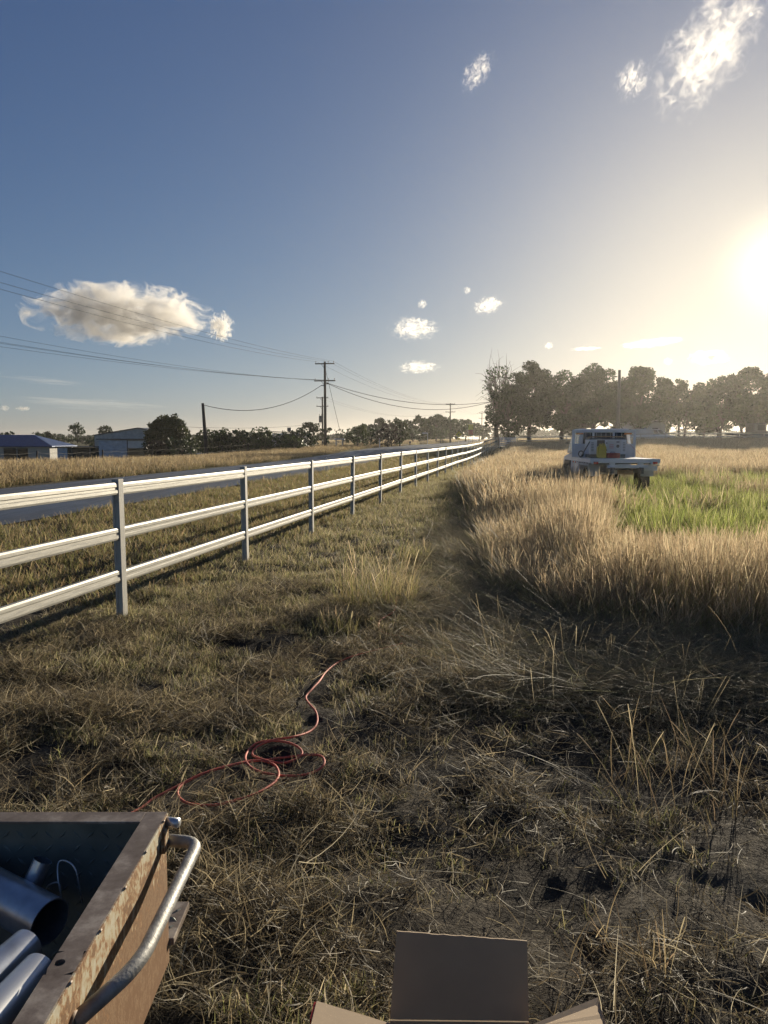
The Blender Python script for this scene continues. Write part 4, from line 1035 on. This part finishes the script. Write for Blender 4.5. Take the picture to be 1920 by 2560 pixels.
for k, (u, v, hw) in enumerate(((1450, 965, 60), (1545, 950, 60), (1655, 975, 55), (1765, 985, 55), (1860, 970, 60))):
    tree_uv(u, v, 128+3*k, hw, ['dark tree behind the row, left of the bare grey pole', 'dark tree right behind the bare grey pole', 'dark tree behind the row, above the white utility', 'dark tree behind the forked tree of the row', 'dark tree behind the row, nearest the right edge'][k], cols=DARKG, seed=30+k, ncl=44, crown=.12, group='trees behind the right-hand row', per=90, size=(.16, .34))
# far-off wood on the horizon behind everything: one mass
rg = np.random.default_rng(77); cen, rad_ = [], []
for k in range(620):
    Y = rg.uniform(360, 430); u = rg.uniform(-250, 2300); X = (u-960)/F_PX*Y
    if 1130 < u < 1262: continue
    hgt = 1.0+3.0*fbm(u*.012, 0*u, 7, 3)+(2.0 if u > 1262 else 0); r_ = rg.uniform(1.3, 2.3)
    for zf in (.25, .7): cen.append((X, Y, GB(X, Y)+hgt*zf)); rad_.append(r_)
V, Fq, C = leaf_cloud(rg, cen, rad_, 26, (.4, .8), DARKG+EUC)
tag(link('far_wood', np_mesh('far_wood', V, Fq, C), M['leaf']), 'low far-off woodland along the horizon', 'woodland', kind='stuff')
# left side
tree_uv(418, 1036, 88, 57, 'dense round dome-shaped tree beside the grey shed', cols=[(.045, .060, .016), (.060, .066, .016), (.035, .050, .015)], seed=40, ncl=300, crown=.0, per=230, size=(.08, .17), name='round_tree', shell=.3, cl_r=(.07, .11))
HG = 'shrubs of the roadside hedge'
hedge = [(455, 1088, 82, 44, DARKG, 'broad dark shrub below the round tree'), (395, 1098, 80, 26, PURP, 'low reddish flowering shrub in front of the shed opening'), (530, 1064, 77, 42, MIDG, 'loose green shrub right of the leaning post'), (590, 1070, 78, 42, DARKG, 'dense dark shrub, second right of the leaning post'),
         (645, 1066, 79, 38, MIDG, 'leafy shrub hiding the left of the low roof'), (700, 1078, 80, 42, DARKG, 'dense dark shrub below the low roof'), (752, 1070, 82, 34, DARKG, 'dark shrub just left of the tallest pole'), (560, 1082, 76, 36, DARKG, 'low dark shrub between the loose green shrub and the dense one'), (617, 1084, 77, 34, MIDG, 'low green shrub filling the hedge before the low roof'), (672, 1088, 78, 36, MIDG, 'low green shrub in front of the house with the low roof'), (728, 1086, 79, 32, MIDG, 'green shrub second left of the tallest pole')]
for k, (u, v, Y, hw, c_, lab) in enumerate(hedge):
    tree_uv(u, v, Y, hw*1.2, lab, name='shrub', cols=c_, seed=50+k, ncl=80, crown=.02, per=190, size=(.08, .18), group=HG, cat='shrub', stems=3)
tree_uv(785, 1052, 112, 48, 'rounded dark tree behind the tallest pole', cols=DARKG, seed=60, ncl=50, crown=.1)
tree_uv(858, 1072, 150, 30, 'pale feathery tree right of the tallest pole', cols=EUC, seed=61, ncl=30, crown=.3, per=60)
tree_uv(895, 1062, 98, 33, 'bright green bushy tree left of the dark purple one', cols=MIDG, seed=62, ncl=56, crown=.03, per=170, size=(.09, .19))
tree_uv(925, 1068, 108, 36, 'dark bushy tree between the bright green and the purple one', cols=DARKG, seed=63, ncl=50, crown=.05)
tree_uv(972, 1056, 100, 34, 'dark purplish bushy tree at the bend of the road', cols=PURP, seed=64, ncl=60, crown=.02, per=190, size=(.09, .18))
tree_uv(1000, 1050, 112, 26, 'green tree close behind the purplish one', cols=MIDG, seed=65, ncl=44, crown=.1)
belt = [(955, 1046, 175, 40), (1005, 1045, 185, 40), (1050, 1040, 180, 42), (1092, 1034, 190, 46), (1128, 1040, 200, 38), (1165, 1046, 215, 40), (1198, 1052, 230, 36), (1232, 1070, 300, 30), (905, 1060, 190, 34), (1268, 1078, 330, 26)]
WB = ['leftmost but one tree of the distant belt by the road', 'tree of the distant belt right behind the purplish tree', 'tree of the distant belt behind the street sign', 'tallest tree in the middle of the distant belt', 'tree of the distant belt right of its tallest', 'tree of the distant belt above the yellow sign', 'tree of the distant belt above the red board', 'last low tree of the distant belt', 'leftmost tree of the distant belt', 'far tree seen past the fence corner']
for k, (u, v, Y, hw) in enumerate(belt):
    tree_uv(u, v, Y, hw, WB[k], cols=[DARKG, EUC, MIDG][k % 3], seed=70+k, ncl=50, crown=.10, per=80, size=(.25, .5), group='distant tree belt')
for k, (u, v, Y, hw, lab) in enumerate(((1036, 1070, 150, 16, 'young pale tree left of the street sign'), (1108, 1066, 165, 20, 'thin forked roadside tree below the tallest belt tree'))):
    tree_uv(u, v, Y, hw, lab, cols=EUC, seed=90+k, ncl=26, crown=.25, per=90, size=(.12, .25), stems=2)
far = [(192, 1056, 190, 21, 'tall thin tree against the sky left of the shed', .35), (262, 1063, 200, 18, 'thin tree behind the shed roof', .5), (98, 1080, 170, 22, 'ragged tree behind the blue roof', .2), (22, 1078, 165, 26, 'dark tree at the left edge above the blue roof', .1), (150, 1092, 180, 34, 'low dark tree behind the open shelter', .05), (205, 1090, 175, 32, 'low dark tree between the shelter and the shed', .05), (60, 1088, 190, 26, 'low tree just behind the blue roof', .05), (118, 1078, 175, 13, 'bare twiggy tree behind the blue roof', .3), (235, 1096, 150, 18, 'low tree against the left wall of the shed', .05)]
for k, (u, v, Y, hw, lab, cr_) in enumerate(far):
    tree_uv(u, v, Y, hw, lab, cols=[EUC, DARKG][k % 2], seed=100+k, ncl=36, crown=cr_, per=48 if 'bare' not in lab else 4, size=(.18, .38), bare='bare' in lab, group='far trees on the left')

# ------------------------------------------------------------------ buildings
def bpart(name, mat, parent, mb, **k): return mb.build(name, mat, parent, **k)
# blue-roofed house
Yh = 102.; xr = PY(130, 1115, Yh).x; xl = xr-13; ze = PY(60, 1115, Yh).z; zr = PY(25, 1087, Yh+4).z; zb = ze-2.5
hs = empty('blue_roof_house', ((xl+xr)/2, Yh, zb), 'low cream house with a blue hipped metal roof at the left edge', 'house')
hw = (xr-xl)/2
bpart('wall', M['wall_cream'], hs, MB().box((0, 4.2, 1.25), (2*hw-1.0, 7.6, 2.5)))
o_ = .25; rr = zr-zb; mb = MB().add([(-hw, 0, 2.5), (hw, 0, 2.5), (hw, 8.4, 2.5), (-hw, 8.4, 2.5), (-hw+4, 4.2, rr), (hw-4.2, 4.2, rr), (-hw, 0, 2.38), (hw, 0, 2.38), (hw, 8.4, 2.38), (-hw, 8.4, 2.38)], [(0, 1, 5, 4), (1, 2, 5), (2, 3, 4, 5), (3, 0, 4), (0, 6, 7, 1), (1, 7, 8, 2), (2, 8, 9, 3), (3, 9, 6, 0), (9, 8, 7, 6)])
bpart('roof', M['roof_blue'], hs, mb)
for u, w in ((14, .9), (29, .9), (53, 1.4)):
    x = PY(u, 1120, Yh).x-hs.location.x; f_ = bpart('window', M['black'], hs, MB().box((x, .385, 1.45), (w, .04, 1.5)))
    MB().box((x, .36, 1.45), (w-.1, .02, 1.38)).build('pane', M['glass'], f_)
# steel shed with lean-to
Ys = 96.; x0 = PY(236, 1090, Ys).x; zb = GB(x0, Ys)-.3; ez = PY(240, 1087, Ys).z-zb; rz_ = PY(345, 1070, Ys).z-zb; xa = PY(345, 1070, Ys).x-x0
sh = empty('steel_shed', (x0, Ys, zb), 'grey gabled steel shed with a pale lean-to beside the round tree', 'shed')
W2 = 1.45*xa
bpart('wall', M['sheet_grey'], sh, MB().prism([(0, 0), (W2, 0), (W2, ez*.55+rz_*.45-.05), (xa, rz_-.07), (0, ez-.05)], 1, 0, 9))
bpart('roof', M['roof_dark'], sh, MB().prism([(-.15, ez-.10), (xa, rz_-.02), (W2+.15, ez*.6+rz_*.4-.10), (W2+.15, ez*.6+rz_*.4), (xa, rz_+.06), (-.15, ez)], 1, -.15, 9.1))
lz = PY(300, 1098, Ys-4).z-zb; lx0 = PY(246, 1100, Ys-4).x-x0; lx1 = PY(316, 1100, Ys-4).x-x0; lx2 = PY(398, 1100, Ys-4).x-x0
bpart('leanto_wall', M['sheet_blue'], sh, MB().box(((lx0+lx1)/2, -3.9, lz/2-.06), (lx1-lx0, .08, lz-.12)))
bpart('leanto_wall', M['sheet_grey'], sh, MB().box((lx0+.04, -1.95, lz/2-.06), (.08, 3.8, lz-.12)))
bpart('leanto_roof', M['roof_dark'], sh, MB().box(((lx0+lx2)/2, -2.0, lz), (lx2-lx0+.4, 4.3, .10)))
bpart('fascia', M['white_dull'], sh, MB().box(((lx1+lx2)/2-.5, -3.95, lz-.62), (lx2-lx1-1.3, .06, .9)))
bpart('post', M['steel_dark'], sh, MB().box((lx2-.1, -3.9, lz/2-.06), (.12, .12, lz-.12)))
bpart('post', M['steel_dark'], sh, MB().box((lx1+.08, -3.9, lz/2-.06), (.12, .13, lz-.12)))
# open shelter
Yk = 92.; xa_ = PY(143, 1118, Yk).x; xb_ = PY(226, 1118, Yk).x; zt = PY(180, 1117, Yk).z; zb = GB(xa_, Yk); hh = zt-zb
ok_ = empty('open_shelter', ((xa_+xb_)/2, Yk, zb), 'low dark open-fronted shelter between the house and the shed', 'shelter'); hw = (xb_-xa_)/2
bpart('side_wall', M['sheet_blue'], ok_, MB().box((-hw+.6, 0, hh/2-.05), (1.2, .08, hh-.1))); bpart('back_wall', M['roof_dark'], ok_, MB().box((0, 2.6, hh/2-.06), (2*hw, .08, hh-.12)))
bpart('roof', M['roof_dark'], ok_, MB().box((0, 1.3, hh), (2*hw+.3, 3.2, .09)))
for x in (-.3, hw-.1): bpart('post', M['wood_grey'], ok_, MB().box((x, .02, hh/2-.05), (.1, .1, hh-.1)))
# low-roofed house behind the hedge
Yl = 100.; xa_ = PY(636, 1084, Yl).x; xb_ = PY(772, 1084, Yl).x; zt = PY(690, 1080, Yl).z; zb = GB((xa_+xb_)/2, Yl); hh = zt-zb; hw = (xb_-xa_)/2
lh = empty('low_roof_house', ((xa_+xb_)/2, Yl, zb), 'house with a low white-edged roof behind the hedge', 'house')
bpart('wall', M['wall_cream'], lh, MB().box((0, 2.5, hh/2-.2), (2*hw-.6, 4.4, hh-.4))); bpart('roof', M['roof_dark'], lh, MB().prism([(-hw, hh-.30), (-hw*.55, hh+.10), (hw, hh-.05), (hw, hh-.14), (-hw*.55, hh+.01), (-hw, hh-.39)], 1, -.02, 5.2))
bpart('fascia', M['white_dull'], lh, MB().box((.3, -.06, hh-.27), (2*hw-.6, .05, .2)))
bpart('chimney', M['steel_dark'], lh, MB().box((hw*.2, 2.5, hh+.35), (.5, .5, .5)))
# white pergola right of the tallest pole
Yp = 97.; a_ = PY(838, 1098, Yp); b_ = PY(857, 1098, Yp); zb = GB(a_.x, Yp); hh = a_.z-zb
pg = empty('pergola', ((a_.x+b_.x)/2, Yp, zb), 'small white-topped pergola right of the tallest pole', 'pergola'); hw = max((b_.x-a_.x)/2, .5)
bpart('roof', M['white_dull'], pg, MB().box((0, .8, hh), (2*hw+.3, 2, .16)))
for x in (-hw+.1, hw-.1):
    for y in (0, 1.6): bpart('post', M['white_dull'], pg, MB().box((x, y, hh/2-.04), (.08, .08, hh-.08)))
# white house beyond the right-hand trees
Yw = 122.; xa_ = PY(1575, 1060, Yw).x; xb_ = PY(1668, 1060, Yw).x; zb = GB(xa_, Yw); zt = PY(1640, 1044, Yw).z-zb
wh = empty('white_house', ((xa_+xb_)/2, Yw, zb), 'white house glimpsed between the trunks behind the white utility', 'house'); hw = (xb_-xa_)/2
bpart('wall', M['white_dull'], wh, MB().box((0, 3, (zt-.6)/2), (2*hw-.6, 6, zt-.6)))
bpart('roof', M['roof_dark'], wh, MB().prism([(-.4, zt-.6), (3, zt+.8), (6.4, zt-.6), (6.4, zt-.72), (-.4, zt-.72)], 0, -hw, hw))
for x in (-hw*.5, hw*.35):
    f_ = bpart('window', M['white_paint'], wh, MB().box((x, -.02, zt*.45), (1.1, .06, 1.2))); MB().box((x, -.06, zt*.45), (.95, .02, 1.05)).build('pane', M['glass'], f_)

# ------------------------------------------------------------------ signs, posts, wire fence
def sign_post(t_, h, r=.035): MB().tube([(0, .03, -.2), (0, .03, h)], r, 8).build('post', M['alu'], t_)
p = PY(1147, 1086, 150); zb = GB(p.x, 150); h = p.z-zb
t_ = empty('warning_sign', (p.x, 150, zb), 'yellow diamond warning sign with a small plate below, beside the road', 'sign'); sign_post(t_, h+.4)
fc = MB().box((0, 0, h), (.85, .02, .85), Matrix.Rotation(math.radians(45), 3, 'Y')).build('sign_face', M['sign_yellow'], t_)
mb = MB(); mb.bar((.0, -.014, h-.30), (0, -.014, h+.18), .09, .006, up=(0, 1, 0)); mb.bar((0, -.014, h-.02), (.2, -.014, h+.14), .07, .006, up=(0, 1, 0)); mb.bar((0, -.014, h-.05), (-.18, -.014, h+.10), .07, .006, up=(0, 1, 0))
mb.build('symbol', M['black'], fc)
MB().box((0, 0, h-.85), (.62, .02, .3)).build('plate', M['sign_yellow'], t_)
p = PY(1177, 1074, 170); zb = GB(p.x, 170); h = p.z-zb
t_ = empty('board_sign', (p.x, 170, zb), 'upright board, yellow above and red below, on the roadside', 'sign')
MB().box((0, 0, h+.55), (1.0, .05, 1.1)).build('upper_panel', M['sign_yellow'], t_); MB().box((0, 0, h-.56), (1.0, .05, 1.1)).build('lower_panel', M['sign_red'], t_)
for x in (-.42, .42): MB().tube([(x, .05, -.2), (x, .05, h+1.0)], .04, 8).build('post', M['wood_grey'], t_)
p = PY(1064, 1083, 135); zb = GB(p.x, 135); h = p.z-zb
t_ = empty('street_sign', (p.x+.35, 135, zb), 'narrow white street-name blade on a dark post', 'sign'); sign_post(t_, h+.1, .05)
MB().box((-.45, 0, h), (.95, .03, .2)).build('blade', M['sign_white'], t_)
p = PY(1025, 1108, 112); zb = GB(p.x, 112)
t_ = empty('letter_box', (p.x, 112, zb), 'dark letter box on a post by the road bend', 'letter box')
MB().tube([(0, 0, -.2), (0, 0, p.z-zb)], .05, 8).build('post', M['wood_dark'], t_); MB().box((0, 0, p.z-zb+.12), (.3, .45, .28)).build('box', M['steel_dark'], t_, bevel=.03)
def guide_post(u, vt, Y, lab):
    p = PY(u, vt, Y); zb = GB(p.x, Y); h = p.z-zb
    t_ = empty('guide_post', (p.x, Y, zb), lab, 'guide post', 'roadside guide posts')
    MB().prism([(-.06, -.05), (.06, -.05), (.06, h-.06), (0, h), (-.06, h-.06)], 1, -.012, .012).build('post', M['sign_white'], t_); MB().box((0, -.018, h-.22), (.07, .01, .12)).build('reflector', M['redlamp'], t_)
guide_post(816, 1143, 36, 'nearest white guide post between the road and the fence'); guide_post(949, 1095, 95, 'white-topped guide post before the purplish tree')
p = PY(1250, 1075, 240); zb = GB(p.x, 240); h = p.z-zb
t_ = empty('dark_board', (p.x+.6, 240, zb), 'small dark board on a post past the last power pole', 'sign'); sign_post(t_, h, .06); MB().box((0, 0, h), (1.0, .05, 1.2)).build('board', M['steel_dark'], t_)
# sagging wire fence across the road
wf = empty('wire_fence', (0, 0, 0), 'old sagging wire fence with thin posts in the grass across the road', 'fence')
fp = []
for k in range(9):
    y = 34+k*6.5; x = float(road_near(y)-ROAD_W-9.5); z = GB(x, y); fp.append(Vector((x, y, z)))
    MB().tube([(x, y, z-.2), (x+.03, y, z+1.12)], .045, 7).build('post', M['wood_dark'], wf)
for zz in (.55, 1.0):
    for a, b in zip(fp, fp[1:]):
        q = [a.lerp(b, k/8)+Vector((0, 0, zz-.25*(k/8)*(1-k/8)+.03*math.sin(k*2.3+a.y))) for k in range(9)]
        MB().tube(q, .007, 5, cap=False).build('strand', M['wood_grey'], wf)

# ------------------------------------------------------------------ clouds (volumes far outside the haze box)
def cloud_mat(k, dens, scale, thr, flat, soft=7.0, aniso=.55):
    m = bpy.data.materials.new(f'cloud vapour {k}'); m.use_nodes = True
    n, l = m.node_tree.nodes, m.node_tree.links; n.remove(n['Principled BSDF'])
    tc = n.new('ShaderNodeTexCoord'); mp = n.new('ShaderNodeMapping'); mp.inputs['Location'].default_value = (k*7.3, k*3.1, k*1.7)
    nz = n.new('ShaderNodeTexNoise'); nz.inputs['Scale'].default_value = scale*1.6; nz.inputs['Detail'].default_value = 7; nz.inputs['Roughness'].default_value = .62
    nz.inputs['Distortion'].default_value = 1.1
    mp.inputs['Scale'].default_value = flat
    l.new(tc.outputs['Object'], mp.inputs[0]); l.new(mp.outputs[0], nz.inputs['Vector'])
    le = n.new('ShaderNodeVectorMath'); le.operation = 'LENGTH'; l.new(tc.outputs['Object'], le.inputs[0])
    mr = n.new('ShaderNodeMath'); mr.operation = 'MULTIPLY_ADD'; mr.inputs[1].default_value = -.55; mr.inputs[2].default_value = .22-thr
    pw = n.new('ShaderNodeMath'); pw.operation = 'POWER'; pw.inputs[1].default_value = 2.0
    l.new(le.outputs['Value'], pw.inputs[0]); l.new(pw.outputs[0], mr.inputs[0])
    ad = n.new('ShaderNodeMath'); nw = n.new('ShaderNodeMath'); nw.operation = 'MULTIPLY_ADD'; nw.inputs[1].default_value = 2.8; nw.inputs[2].default_value = -.9
    l.new(nz.outputs['Fac'], nw.inputs[0]); l.new(nw.outputs[0], ad.inputs[0]); l.new(mr.outputs[0], ad.inputs[1])
    sb = n.new('ShaderNodeMath'); sb.operation = 'MULTIPLY_ADD'; sb.inputs[1].default_value = soft; sb.inputs[2].default_value = -.5*soft; sb.use_clamp = True
    l.new(ad.outputs[0], sb.inputs[0])
    de = n.new('ShaderNodeMath'); de.operation = 'MULTIPLY'; de.inputs[1].default_value = dens; l.new(sb.outputs[0], de.inputs[0])
    v = n.new('ShaderNodeVolumePrincipled'); v.inputs['Color'].default_value = (1, .97, .91, 1); v.inputs['Anisotropy'].default_value = aniso
    l.new(de.outputs[0], v.inputs['Density']); l.new(v.outputs[0], n['Material Output'].inputs['Volume'])
    return m
def ico(name):
    bm = bmesh.new(); bmesh.ops.create_icosphere(bm, subdivisions=2, radius=1.06); me = bpy.data.meshes.new(name); bm.to_mesh(me); bm.free(); return me
def cloud(k, u, v, wpx, hpx, lab, tilt=0., thr=.06, tau=5.0, scale=1.7, flat=(1.4, 1, 1), soft=3., group=None):
    r = ray(u, v); el = r.z/math.hypot(r.x, r.y); D = min(900/max(el, .01), 9000)
    p = Vector((r.x, r.y, r.z))*(D/math.hypot(r.x, r.y)); dist = p.length*F_PX/ F_PX
    f = p.dot(Vector((0, CP, -SP)))/F_PX
    sx, sz = wpx/2*f, hpx/2*f; sy = max(sz, min(sx, sz*2.0))
    me = ico('cloud'); me.materials.append(cloud_mat(k, tau/(2*min(sx, sy, sz)*1.0), scale, thr, flat, soft))
    o = link('cloud', me, loc=(p.x, p.y, p.z+CAM_Z)); o.scale = (sx, sy, sz); o.rotation_euler = (0, math.radians(tilt), -math.atan2(p.x, p.y))
    return tag(o, lab, 'cloud', group)
CG = 'small white clouds in the sky'
cloud(1, 305, 785, 480, 158, 'large grey-bottomed cumulus crossed by wires on the left', thr=-.13, tau=3, scale=1.25, flat=(2.0, 1, .9), soft=4, group=CG)
cloud(3, 552, 818, 72, 84, 'small round puff at the right end of the large cumulus', thr=.0, tau=6, scale=1.3, group=CG)
cloud(4, 1195, 180, 130, 70, 'small torn wisp high in the middle of the sky', tilt=-50, thr=.14, tau=1.0, scale=2.0, group=CG)
cloud(5, 1580, 200, 95, 125, 'small ragged puff left of the large torn cloud', tilt=25, thr=.13, tau=1.1, scale=1.9, group=CG)
cloud(6, 1775, 120, 420, 230, 'large torn bright cloud in the upper right corner', tilt=-48, thr=.11, tau=1.0, scale=2.3, group=CG)
cloud(7, 1035, 822, 150, 72, 'flat white cloud in mid-sky right of the tallest pole', thr=.13, tau=2.2, scale=2.4, group=CG)
cloud(8, 1220, 763, 100, 52, 'small bright cloud right of the flat mid-sky one', tilt=-12, thr=.14, tau=2, scale=2.3, group=CG)
cloud(9, 1056, 760, 30, 28, 'tiny wisp above the flat mid-sky cloud', thr=.08, tau=2, scale=1.5, group=CG)
cloud(10, 1168, 726, 24, 24, 'tiniest wisp above the small bright cloud', thr=.1, tau=1.6, scale=1.5, group=CG)
cloud(11, 1045, 918, 130, 42, 'low flat cloud just above the horizon in the middle', thr=.13, tau=2, scale=2.4, group=CG)
cloud(12, 1372, 864, 26, 22, 'tiny puff above the leafless tree', thr=.06, tau=2, scale=1.4, group=CG)
cloud(13, 1465, 872, 90, 12, 'thin streak of cloud above the trees', thr=.05, tau=2, scale=1.6, group=CG)
cloud(14, 1632, 857, 170, 26, 'long thin cloud above the trees near the sun', tilt=-5, thr=.05, tau=3, scale=1.9, group=CG)
cloud(15, 1772, 893, 105, 40, 'grey-centred cloud low on the right below the sun', thr=.02, tau=5, scale=1.5, group=CG)
cloud(16, 1670, 904, 28, 20, 'tiny puff left of the grey-centred cloud', thr=.05, tau=2, scale=1.4, group=CG)
cloud(17, 68, 783, 26, 18, 'tiny puff left of the large cumulus', thr=.05, tau=2, scale=1.4, group=CG)
cloud(18, 312, 852, 28, 18, 'tiny puff below the large cumulus', thr=.05, tau=2, scale=1.4, group=CG)
cloud(19, 57, 1021, 44, 14, 'tiny low cloud over the blue-roofed house', thr=.05, tau=2, scale=1.5, group=CG)
cloud(20, 12, 1020, 26, 20, 'tiny low cloud cut by the left edge', thr=.05, tau=2, scale=1.5, group=CG)
cloud(21, 120, 952, 260, 22, 'faint long streak above the house on the left', tilt=4, thr=.03, tau=.25, scale=1.2, flat=(.8, 1, 1.6), soft=2.5, group=CG)
cloud(22, 240, 1010, 420, 34, 'faint broad veil low over the shed', tilt=2, thr=.03, tau=.3, scale=1.2, flat=(.8, 1, 1.6), soft=2.5, group=CG)

# ------------------------------------------------------------------ haze: air volume added mostly to imitate veiling lens glare
m = bpy.data.materials.new('glare haze'); m.use_nodes = True
n, l = m.node_tree.nodes, m.node_tree.links; n.remove(n['Principled BSDF'])
v = n.new('ShaderNodeVolumePrincipled'); v.inputs['Color'].default_value = (1, .96, .88, 1); v.inputs['Density'].default_value = .00024; v.inputs['Anisotropy'].default_value = .7
l.new(v.outputs[0], n['Material Output'].inputs['Volume'])
hz = MB().box((0, 260, 7), (2300, 2900, 22)).build('haze', m); tag(hz, 'thin added glare haze', 'haze', kind='stuff')
